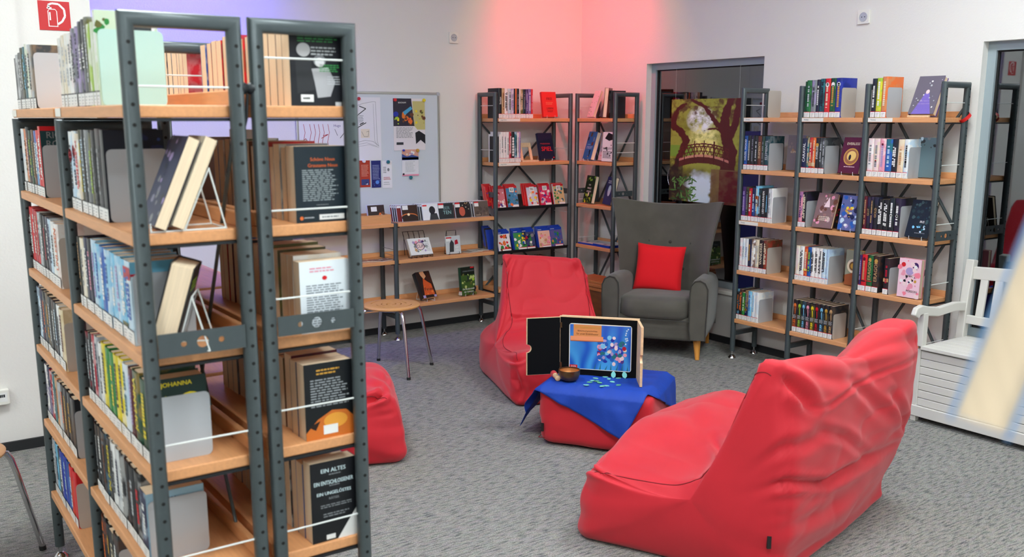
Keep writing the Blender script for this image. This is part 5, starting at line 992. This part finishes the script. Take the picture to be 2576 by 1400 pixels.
poly2 = [(.002, .002), (dw-.004, .002)] + [(dw-.004-.021*math.cos(a), hz+.021*math.sin(a)) for a in np.linspace(-pi/2, pi/2, 12)] + [(dw-.004, HB-.002), (.002, HB-.002)]
obj('door_lining', MB().prism(poly2, -.006, .006, Mdl @ MX), 'black_felt', do)
for z in (.045, HB-.04): obj('hinge', MB().box(-.010, .010, -.005, .001, z-.013, z+.013), 'bronze', kb); 
er = onz(1612, 978, zc-.01); rw_ = (er-Rb).length; ra = math.atan2(er.y-Rb.y, er.x-Rb.x)-ka
Mdr = Matrix.Translation((Wb, 0, 0)) @ Matrix.Rotation(ra, 4, 'Z')
polyr = [(0, 0), (rw_, 0)] + [(rw_-.02*math.cos(a), hz+.02*math.sin(a)) for a in np.linspace(-pi/2, pi/2, 12)] + [(rw_, HB), (0, HB)]
obj('door', MB().prism(polyr, -.006, .006, Mdr @ MX), 'pale_wood', kb)
pw, ph_ = Wb*.80, HB*.80
pic = obj('picture_card', MB().prism(rrect(pw, ph_, .012, 4), 0, .002, face((Wb*.52, -.001, HB*.5), (1, 0, 0), (0, 0, 1))), 'plastic_white', kb)
yy, xx = np.mgrid[0:40, 0:56]; yy = yy/40.; xx = xx/56.
wv = .5+.5*np.sin(xx*22+vnoise(xx*4, yy*2)*3); base = np.zeros((40, 56, 3))
c1, c2, c3 = (np.array(C(q)) for q in ((30,90,190), (70,160,225), (60,80,180)))
base[:] = c1; base += (c2-c1)*(wv*(1-.5*yy))[..., None]; base += (c3-base)*np.clip((yy-.6)*1.2, 0, 1)[..., None]
p = Print(); iw, ih = pw-.008, ph_-.008
p.raster(-iw/2, -ih/2, iw/2, ih/2, np.clip(base, 0, 1), 1)
# generic stand-in for the illustration: loose heap of coloured pebbles and fronds
q = random.Random(3)
for i in range(60):
    a = q.random()*2*pi; r_ = math.sqrt(q.random()); u = .19*iw+.24*iw*r_*math.cos(a); v_ = -.06*ih+.33*ih*r_*math.sin(a)
    p.ell(u, v_, .034*iw*q.uniform(.7, 1.3), .044*ih*q.uniform(.7, 1.3), q.choice(['lilac','crimson','teal','violet','blue','skyblue','palepink','cream','pink','royalblue']), 2+q.random()*2, 10)
for i in range(7):
    u = -.1*iw+.09*iw*i; p.poly([(u, -.5*ih), (u+.025*iw, -.5*ih), (u+.03*iw+.02*iw*q.uniform(-1, 1), -.5*ih+.2*ih*q.uniform(.5, 1))], (40,110,130), 2)
p.rect(-.44*iw, .18*ih, .02*iw, .5*ih, (214,140,84), 5); p.poly([(-.49*iw, .14*ih), (.05*iw, .15*ih), (.05*iw, .245*ih), (-.49*iw, .235*ih)], (232,150,104), 6); p.poly([(-.49*iw, .12*ih), (.05*iw, .13*ih), (.05*iw, .15*ih), (-.49*iw, .14*ih)], (190,104,64), 6)
p.text('DER REGENBOGENFISCH', -.21*iw, .44*ih, .05*ih, 'gold', 7, w=.42*iw); p.text('Bilderbuchgeschichten', -.21*iw, .355*ih, .045*ih, 'brown', 7, w=.36*iw); p.text('für unser Erzähltheater', -.21*iw, .295*ih, .045*ih, 'brown', 7, w=.36*iw)
p.rect(-.5*iw, -.5*ih, -.37*iw, -.42*ih, 'red', 5); p.text('DON', -.435*iw, -.455*ih, .035*ih, 'white', 7); p.text('BOSCO', -.435*iw, -.487*ih, .018*ih, 'white', 7)
for i in range(9): p.ell(iw*q.uniform(.40, .48), ih*q.uniform(.1, .46), .004, .004, 'paleblue', 4, 8)
p.build('picture_print', pic, face((Wb*.52, -.0034, HB*.5), (1, 0, 0), (0, 0, 1)))
# singing bowl and striker
bo = onz(1432, 957, zc)
bw = thing('singing_bowl', 'small bronze singing bowl on the blue cloth', 'bowl', (bo.x, bo.y, zc))
obj('bowl', MB().lathe([(0, .0), (.022, .0), (.042, .012), (.051, .034), (.052, .056), (.050, .056), (.049, .036), (.040, .016), (.020, .006), (0, .006)], 32), 'bronze', bw, smooth=50)
obj('inner_face', MB().lathe([(0, .0075), (.019, .0075), (.039, .0175), (.0478, .037), (.0485, .05)], 32), 'bronze_in', bw, smooth=60)
a_, b2 = onz(1392, 938, zc+.014), onz(1413, 962, zc+.012); dv = (b2-a_).normalized()
ml = thing('striker', 'short wooden striker with red felt end beside the bronze bowl', 'striker', a_)
obj('felt_end', MB().cyl((0, 0, 0), dv*.036, .015, 14), 'red_fabric', ml, smooth=50); obj('handle', MB().cyl(dv*.036, dv*.092, .0125, 14, .0135).cyl(dv*.092, dv*.097, .0135, 14, .008), 'pale_wood', ml, smooth=50)
# loose shiny paper scales
mat('scale_mint', (150,232,210), .25, metal=.3); mat('scale_green', (120,206,150), .3, metal=.3); mat('scale_aqua', (150,240,236), .2, metal=.3)
sc_px = [(1452,962,1),(1475,968,1),(1483,961,0),(1491,957,2),(1498,951,1),(1523,948,2),(1532,953,2),(1508,962,0),(1540,960,1),(1556,951,1),(1556,968,0),(1525,970,1),(1515,971,1),(1500,958,0)]
drop = [(0, -.013), (.008, -.006), (.009, .003), (.005, .010), (.0015, .013), (-.0015, .013), (-.005, .010), (-.009, .003), (-.008, -.006)]
for i, (x, y, k) in enumerate(sc_px):
    w_ = onz(x, y, zc-.002); o = place('paper_scale', '%s shiny paper scale lying on the blue cloth' % ['green', 'mint', 'aqua'][(1, 0, 2)[k] if k < 2 else 2], 'paper scale', T((w_.x, w_.y, zc-.0015), random.random()*6.28), 'loose paper scales on the blue cloth')
    obj('flake', MB().prism([(a*1.15, b*1.15) for a, b in drop], 0, .0012), ['scale_green', 'scale_mint', 'scale_aqua'][k], o)
for x, y, nm in ((1543, 937, 'rounder'), (1571, 938, 'tilted')):
    tt = ((Vector((onz(x, y+12, zc).x, onz(x, y+12, zc).y))))
    o = place('paper_scale', '%s aqua paper scale propped upright against the story box' % nm, 'paper scale', T((tt.x, tt.y, zc+.014), ka) @ Matrix.Rotation(pi/2-.15, 4, 'X') @ Matrix.Rotation(.25 if nm == 'tilted' else 0, 4, 'Z'), 'loose paper scales on the blue cloth')
    obj('flake', MB().prism([(a*1.3, b*1.3) for a, b in drop], 0, .0012), 'scale_aqua', o)
# ================================================================ ARMCHAIR
ch = thing('armchair', 'grey wing armchair with oak legs before the window', 'armchair', (-.42, -1.45, 0), (0, 0, -.93))
def rbox(name, mt, root, x0, x1, y0, y1, z0, z1, r, seg=4, M=None): return obj(name, MB().box(x0, x1, y0, y1, z0, z1, M), mt, root, smooth=180, bevel=(r, seg))
puffy('base', 'grey_fabric', ch, .66, .60, .17, k=9, crumple=.003, M=T((0, -.05, .115)), flat=False)
cu = puffy('seat_cushion', 'grey_fabric', ch, .49, .60, .16, k=5, crumple=.006, M=T((0, -.10, .235), 0, -.06), flat=False, seed=3)
obj('piping', MB().tube([(-.235, -.392, .262), (.235, -.392, .262)], .004, 6), 'grey_piping', cu)
for sx in (-1, 1):
    # arm: rolled outline swept from front to back
    rows = []; ny = 12
    for i in range(ny+1):
        t = i/ny; y = -.375+t*.58; tp = .545-.035*t; w0 = .058+.006*math.sin(pi*t); cxx = sx*(.285-.0*t)
        e = 1 if 0 < i < ny else .93
        prof = [(-w0*.8, .125), (-w0, .2), (-w0, tp-.09), (-w0*.9, tp-.04), (-w0*.45, tp-.006), (w0*.15, tp), (w0*.75, tp-.018), (w0*1.08, tp-.06), (w0*1.1, tp-.13), (w0*1.0, .25), (w0*.95, .125)]
        cz = .33; rows.append([(cxx+sx*px_*e, y, cz+(pz-cz)*e) for px_, pz in prof+[prof[0]]])
    m = MB().grid(rows); m.f.append(tuple(range(10, -1, -1))); k = ny*12; m.f.append(tuple(k+q for q in range(11)))
    ar = obj('arm', m, 'grey_fabric', ch, smooth=70, subd=1)
    obj('piping', MB().tube([(q[0], q[1]-.003, q[2]) for q in rows[0][:11]], .004, 6), 'grey_piping', ar, smooth=60)
# winged back
rows = []; nz = 22; nx = 28
for i in range(nz+1):
    t = i/nz; loop = []
    w0 = .285+.035*(max(0, t-.15)/.85)**.8 + .05*(max(0, t-.5)/.5)**1.5; tip = -.02-.05*math.sin(pi*min(1, t*1.1))+.02*t; yc = .165+.085*t; th = .075*(1-.35*max(0, t-.8)/.2)
    if t < .35: tip = .06-.10*(t/.35)
    for j in range(nx+1):
        s_ = -1+2*j/nx; xx_ = w0*math.copysign(abs(s_)**.85, s_); yi = yc-(yc-tip)*abs(s_)**2.6
        zt = .955+.052*abs(s_)**2.2-.012*abs(s_)**12+(.012 if s_ < 0 else 0)*abs(s_)**2; loop.append((xx_, yi, .26+(zt-.26)*t))
    for j in range(nx, -1, -1):
        s_ = -1+2*j/nx; xx_ = (w0+.012)*math.copysign(abs(s_)**.8, s_); yi = yc-(yc-tip)*abs(s_)**2.6+th*(1-.62*abs(s_)**4)
        zt = .955+.052*abs(s_)**2.2-.012*abs(s_)**12+(.012 if s_ < 0 else 0)*abs(s_)**2; loop.append((xx_, yi, .26+(zt-.26)*t))
    rows.append(loop+[loop[0]])
m = MB().grid(rows); K = 2*(nx+1); st_ = K+1
top = [nz*st_+q for q in range(K)]
for j in range(nx): m.f.append((top[j], top[j+1], top[K-2-j], top[K-1-j])); m.f.append((j+1, j, K-1-j, K-2-j))
bk_ = obj('winged_back', m, 'grey_fabric', ch, smooth=80, subd=1)
for xb, zb in ((-.15, .70), (0, .695), (.15, .69), (-.09, .52), (.10, .515)):
    t = (zb-.26)/.7; yv = (.165+.085*t)-.16*abs(xb/.33)**2.6; obj('button', MB().lathe([(0, .006), (.009, .004), (.011, 0)], 12, T((xb, yv-.002, zb), 0, pi/2)), 'grey_piping', bk_, smooth=60)
for sx in (-1, 1):
    for fy, ty in ((-.325, -.30), (.18, .15)): obj('leg', MB().cyl((sx*.285, fy, 0), (sx*.275, ty, .135), .014, 16, .026), 'oak_leg', ch, smooth=50)
# cushion
def cushion(root, w_, h, t, mt, M, n=26):
    g = []
    for sgn_ in (1, -1):
        P = []
        for i in range(n+1):
            r = []
            for j in range(n+1):
                u, v = -1+2*i/n, -1+2*j/n; pin = 1-.06*(1-abs(u)**2)*(abs(v)**3); pin2 = 1-.06*(1-abs(v)**2)*(abs(u)**3)
                r.append(M @ Vector((u*w_/2*pin2, sgn_*t/2*((1-u**4)*(1-v**4))**.45, v*h/2*pin)))
            P.append(r)
        m = MB().grid(P)
        if sgn_ > 0: m.f = [q[::-1] for q in m.f]
        g.append(m)
    m = MB(); m.add(g[0].v, g[0].f); m.add(g[1].v, g[1].f); o = obj('pillow', m, mt, root, smooth=180); return o
cs = thing('cushion', 'square bright red cushion leaning on the grey armchair back', 'cushion', Matrix.Translation((-.42, -1.45, 0)) @ Matrix.Rotation(-.93, 4, 'Z') @ Vector((-.045, .065, .375)), (0, 0, -.93))
cushion(cs, .335, .325, .11, 'cushion_red', Matrix.Translation((0, .0, .155)) @ Matrix.Rotation(-.24, 4, 'X') @ Matrix.Rotation(.05, 4, 'Y'))

# ================================================================ STOOLS
def stool(label, x, y, rz):
    r = thing('stool', label, 'stool', (x, y, 0), (0, 0, rz), 'round wooden stools'); zt = .42
    # seat disc with arc slots: rings joined by bridges
    m = MB(); R_ = [(0, .022), (.032, .058), (.064, .090), (.096, .122), (.128, .176)]
    n = 48
    for k, (a, b) in enumerate(R_):
        if k == 0: m.lathe([(0, zt), (b, zt), (b, zt-.016), (0, zt-.016)], n)
        elif k == 4: m.lathe([(a, zt-.016), (a, zt), (b-.006, zt), (b, zt-.005), (b-.002, zt-.012), (b-.008, zt-.016), (a, zt-.016)], n)
        else: m.lathe([(a, zt-.016), (a, zt), (b, zt), (b, zt-.016), (a, zt-.016)], n)
    seat = obj('seat', m, 'stool_wood', r, smooth=40)
    for k in range(4):
        a, b = R_[k][1], R_[k+1][0]
        for q in range(2):
            th0 = q*pi+k*pi/4+.3
            arc = 1.1; sg = 10
            for t in range(1):
                P = [[( (a-.001)*math.cos(th0+arc*i/sg), (a-.001)*math.sin(th0+arc*i/sg), z), ((b+.001)*math.cos(th0+arc*i/sg), (b+.001)*math.sin(th0+arc*i/sg), z)] for z in (zt-.0005,) for i in range(sg+1)]
                obj('slat_bridge', MB().grid(P), 'stool_wood', seat)
    for k in range(4):
        a = k*pi/2+.0; c_, s_ = math.cos(a), math.sin(a)
        obj('leg', MB().tube([(.10*c_, .10*s_, zt-.026), (.16*c_, .16*s_, zt-.026), (.178*c_, .178*s_, zt-.032), (.190*c_, .190*s_, zt-.055), (.205*c_, .205*s_, zt-.12), (.262*c_, .262*s_, .012)], .0105, 10), 'chrome', r, smooth=60)
        obj('foot_cap', MB().cyl((.262*c_, .262*s_, 0), (.2605*c_, .2605*s_, .016), .012, 12), 'rubber', r, smooth=50)
    obj('under_ring', MB().tube([(.10*math.cos(a), .10*math.sin(a), zt-.026) for a in np.linspace(0, 2*pi, 24, endpoint=False)], .008, 8, closed=True), 'chrome', r, smooth=60)
stool('round beech stool on chrome legs before the media shelf', -2.25, -.965, -.12)
stool('round beech stool on chrome legs by the stucco wall and fire-sign bay', -4.745, -2.50, .07)

# ================================================================ BENCH
bn = thing('storage_bench', 'white painted wooden storage bench with slatted back under the window', 'bench', (-.5, -3.392, 0)); LB = 1.25; DP = .42
def bb(nm, x0, x1, y0, y1, z0, z1, par=bn, M=None, bv=.003): return obj(nm, MB().box(x0, x1, y0, y1, z0, z1, M), 'bench_paint', par, bevel=(bv, 2))
bb('bottom_rail', -.012, .02, -LB, 0, .03, .085)
for k in range(7): bb('front_plank', .0, .016, -LB+.03, -.03, .087+.0415*k, .087+.0415*k+.039)
bb('corner_post', -.004, .03, -.03, 0, .0, .382); bb('corner_post', -.004, .03, -LB, -LB+.03, .0, .382)
for k in range(7): bb('side_plank', .03, DP-.02, -.016, 0, .087+.0415*k, .087+.0415*k+.039)
bb('side_rail', .03, DP-.02, -.02, .004, .03, .085)
bb('back_panel', DP-.03, DP-.014, -LB, 0, .03, .38)
for k in range(6): bb('seat_plank', -.02+.068*k, -.02+.068*k+.066, -LB+.035, -.035, .384, .404)
for y_ in (-.045, -LB):
    ps_ = MB().sweep([(DP-.045, y_+.0225, .0), (DP-.045, y_+.0225, .42), (DP-.03, y_+.0225, .62), (DP-.005, y_+.0225, .81)], [(-.0225, -.022), (.0225, -.022), (.0225, .022), (-.0225, .022)], up=(0, 1, 0)); obj('back_post', ps_, 'bench_paint', bn, bevel=(.005, 2))
tr = [(DP-.008-.012*0, y, .745+.02*math.sin(pi*(i/10))) for i, y in enumerate(np.linspace(-.04, -LB+.04, 11))]
obj('top_rail', MB().sweep(tr, [(-.013, -.036), (.013, -.036), (.013, .03), (-.013, .03)], up=(0, 0, 1)), 'bench_paint', bn, bevel=(.004, 2))
bb('lower_rail', DP-.052, DP-.026, -LB+.04, -.04, .475, .52)
for k in range(15): y_ = -.085-.077*k; bb('back_slat', DP-.046, DP-.03, y_-.04, y_, .515, .73, M=Matrix.Translation((0, 0, 0)) @ Matrix.Translation((DP-.04, 0, .5)) @ Matrix.Rotation(.12, 4, 'Y') @ Matrix.Translation((-DP+.04, 0, -.5)))
for y_ in (-.025, -LB+.025):
    arm = [(DP-.045, y_, .565), (DP-.15, y_, .575), (.12, y_, .565), (.03, y_, .578), (-.03, y_, .592), (-.062, y_, .585), (-.075, y_, .56)]
    obj('arm_rest', MB().sweep(arm, [(-.024, -.014), (.024, -.014), (.024, .014), (-.024, .014)], up=(0, 1, 0)), 'bench_paint', bn, bevel=(.006, 2))
    bb('arm_post', -.02, .02, y_-.018, y_+.018, .40, .572)

# ================================================================ TRUNK, POSTER, WINDOW THINGS
tk = thing('trunk', 'brown wooden trunk with moulded lid between bean bag and armchair', 'trunk', (-.40, -.735, 0))
rbox('body', 'trunk_wood', tk, -.105, .10, -.17, .17, 0, .30, .004, 2)
for z0, z1, o in ((.30, .322, .008), (.322, .328, .002), (.328, .352, .010), (.352, .372, .004)): obj('lid_moulding', MB().box(-.105-o, .10+o, -.17-o, .17+o, z0, z1), 'trunk_lid', tk, bevel=(.004, 2))
def paint_bridge(nx=150, ny=232):
    y, x = np.mgrid[0:ny, 0:nx]; v = (y+.5)/ny; u = (x+.5)/nx; asp = ny/nx
    N = lambda f, a=0: vnoise(u*f+a, v*f*asp+a*1.7); F = lambda f, a=0: N(f, a)*.5+N(f*2, a+3)*.3+N(f*4, a+7)*.2
    K = lambda *c: np.array(lin(c)); img = np.zeros((ny, nx, 3)); mixc = lambda c, m: img.__setitem__(slice(None), img*(1-m[..., None])+c*m[..., None])
    img[:] = K(150,150,60); mixc(K(120,118,34), np.clip(F(9)*2.5, 0, 1)*.9); mixc(K(240,232,150), np.clip(1.3-((u-.5)**2/.05+(v-.62)**2/.022), 0, 1)*np.clip(.75+F(18, 4), 0, 1)); mixc(K(236,236,240), np.clip(1.7-((u-.45)**2/.03+(v-.80)**2/.012), 0, 1)*np.clip(.75+F(16, 2)*1.2, 0, 1))
    mixc(K(222,210,110), np.clip(1.1-((u-.55)**2/.05+(v-.54)**2/.008), 0, 1)*np.clip(.6+F(22, 3), 0, 1)); mixc(K(96,150,50), ((u < .35) & (v < .55) & (v > .44))*.7)
    crown = np.clip((F(11, 5)+.15)*3, 0, 1)*np.clip((v-.78)/.08+np.abs(u-.45)*1.2-.1, 0, 1); mixc(K(86,52,34), crown*.9); mixc(K(120,110,44), np.clip(F(20, 9)*3-.4, 0, 1)*np.clip((v-.68)*6, 0, 1)*.7)
    def limb(P, w0, w1, c, rough=.012):
        P = np.array(P); m = np.zeros(u.shape)
        for k in range(len(P)-1):
            a, b = P[k], P[k+1]; d = b-a; t = np.clip(((u-a[0])*d[0]+(v-a[1])*asp*asp*d[1])/(d[0]**2+(d[1]*asp)**2+1e-9), 0, 1); r = np.hypot(u-a[0]-t*d[0], (v-a[1]-t*d[1])*asp); q = (k+t)/(len(P)-1); m = np.maximum(m, np.clip(((w0+(w1-w0)*q)+rough*N(30)-r)/.01, 0, 1))
        mixc(c, m)
    rb_ = K(82,26,24); dk = K(54,24,22)
    limb([(.0,.80),(.04,.74),(.16,.68),(.24,.60),(.20,.52),(.13,.42),(.08,.3)], .06, .05, rb_); limb([(.02,.78),(.1,.9),(.22,.96)], .05, .02, rb_)
    limb([(.86,.1),(.84,.35),(.88,.5),(.80,.66),(.78,.82),(.86,1.0)], .12, .05, rb_); limb([(.80,.66),(.66,.78),(.5,.92),(.3,1.0)], .045, .025, rb_); limb([(.86,.62),(.94,.8),(.98,1.0)], .05, .05, rb_); limb([(.78,.7),(.62,.72),(.5,.7)], .03, .01, rb_)
    # water below the bridge
    mixc(K(70,56,40), np.clip((.36-v)*9, 0, 1)*np.clip(.8+F(12, 6), 0, 1)); mixc(K(204,218,230), np.clip((.17+.10*F(9, 1)+.12*v-np.abs(u-.47))*14, 0, 1)*np.clip((.31+.05*F(8, 3)-v)*14, 0, 1)); mixc(K(120,90,60), ((v < .33) & (u > .62)).astype(float)*.8); mixc(K(96,24,28), ((v < .32) & (u > .74)).astype(float)*np.clip(.7+F(9), 0, 1))
    mixc(K(44,30,26), ((u < .2) & (v < .42)).astype(float)*np.clip(.8+F(12), 0, 1))
    arch = .395+.05*(1-((u-.5)/.36)**2); inb = (u > .14) & (u < .86)
    mixc(K(84,34,28), (inb & (np.abs(v-arch+.03) < .03)).astype(float)); mixc(K(206,130,120), (inb & (np.abs(v-arch-.012) < .012)).astype(float)*.8)
    for o, t in ((.055, .004), (.10, .005), (.125, .006)): mixc(K(92,32,26), (inb & (np.abs(v-arch-o) < t)).astype(float))
    ph = (u*16) % 1; vv = (v-arch-.02)/.1
    mixc(K(92,32,26), (inb & (vv > 0) & (vv < 1) & ((np.abs(ph-vv) < .12) | (np.abs(1-ph-vv) < .12)))*.9); mixc(K(80,26,22), (inb & (v > arch-.05) & (v < arch+.16) & (((u*7+.5) % 1) < .11)).astype(float))
    for _ in range(46):
        a, b = random.uniform(.06, .40), random.uniform(.01, .24); an = random.uniform(0, 6.28); l = random.uniform(.03, .07); du_, dv_ = u-a, (v-b)*asp; al = du_*math.cos(an)+dv_*math.sin(an); ac = -du_*math.sin(an)+dv_*math.cos(an)
        mixc(K(*random.choice(((70,110,50), (96,140,70), (50,84,44)))), ((np.abs(al) < l) & (np.abs(ac) < .012*(1-(al/l)**2))).astype(float))
    return np.clip(img*1.15, 0, 1)
a = onx(1690, 250, .02); b = onx(1866, 243, .02); c_ = onx(1862, 519, .02)
PWd = a.y-b.y; PHt = a.z-c_.z
po = thing('canvas_print', 'tall canvas photo print of a footbridge among trees in the window', 'picture', (.022, a.y, c_.z), (0, 0, -pi/2))
obj('canvas', MB().box(0, PWd, 0, .014, 0, PHt), 'plastic_white', po)
Print().raster(0, 0, PWd, PHt, paint_bridge()).build('photo_print', po, face((0, -.0005, 0), (1, 0, 0), (0, 0, 1)))
for x_ in (.03, PWd-.03): obj('hanging_wire', MB().cyl((x_, .007, PHt), (x_, .007, W1[3]-c_.z-.046), .0007, 5), 'steel', po)
nb = thing('folded_banner', 'upright navy folded banner on the sill behind the three-bay shelf', 'banner', (.02, -1.795, W1[2]))
obj('panel', MB().box(-.012, .012, -.068, .068, 0, 1.085), 'navy_board', nb, bevel=(.003, 1)); obj('fold', MB().box(-.016, -.012, -.066, .06, .02, .62), 'navy_board', nb)
q = onx(1706, 445, .055); hp = thing('hoop', 'thin silver hoop hanging behind the footbridge print', 'hoop', (.052, q.y, q.z))
obj('ring', MB().tube([(0, .105*math.cos(t), .105*math.sin(t)) for t in np.linspace(0, 2*pi, 40, endpoint=False)], .0035, 8, closed=True, up=(1, 0, 0)), 'chrome', hp, smooth=60)

# ================================================================ BOOK LEANING CLOSE BY
D0 = .5; ed = ray(2470, 880).normalized(); k0 = CAM + ray(2402, 1040)*D0
def on_k(x, y): d = ray(x, y); return CAM + d*((k0-CAM).dot(ed)/d.dot(ed))
kt = on_k(2530, 1098)-k0; kl = on_k(2578, 600)-k0; el = kl.normalized(); et = (kt-el*kt.dot(el)).normalized()
th_ = kt.dot(et); hl = .19; dd = .12
Mk = Matrix(((et.x, el.x, ed.x, k0.x), (et.y, el.y, ed.y, k0.y), (et.z, el.z, ed.z, k0.z), (0, 0, 0, 1)))
kb2 = thing('book', 'pale blue book with thick cream pages leaning on a display stand close by', 'book', k0)
Ml = Matrix.Translation(-k0) @ Mk
mat('jacket_blue', (104,150,200), .5)
obj('page_block', MB().box(0, th_, 0, hl, 0, dd-.005, Ml), 'pages', kb2)
obj('cover', MB().box(-.0022, 0, -.003, hl+.003, -.003, dd, Ml).box(th_, th_+.0022, -.003, hl+.003, -.003, dd, Ml).box(-.0022, th_+.0022, -.003, hl+.003, dd-.004, dd-.002, Ml), 'jacket_blue', kb2)
ds = thing('display_stand', 'slim grey floor stand with sloping rest carrying the pale blue book', 'stand', k0 + et*.10 + el*.12 + _R*.16); ds.location.z = 0
sl = Matrix.Translation(-ds.location) @ Mk
obj('sloping_rest', MB().box(th_+.004, th_+.010, .085, .24, -.01, dd+.02, sl), 'plate_grey', ds)
pt = (sl @ Vector((th_+.01, .20, dd*.5)))
obj('arm', MB().tube([pt, (pt.x*.4, pt.y*.4, pt.z-.02), (0, 0, pt.z-.12)], .009, 8), 'dark_metal', ds, smooth=60); obj('pole', MB().cyl((0, 0, .02), (0, 0, pt.z-.11), .014, 14), 'dark_metal', ds, smooth=50)
obj('base', MB().lathe([(0, .024), (.03, .022), (.15, .012), (.155, 0), (0, 0)], 28), 'dark_metal', ds, smooth=40)
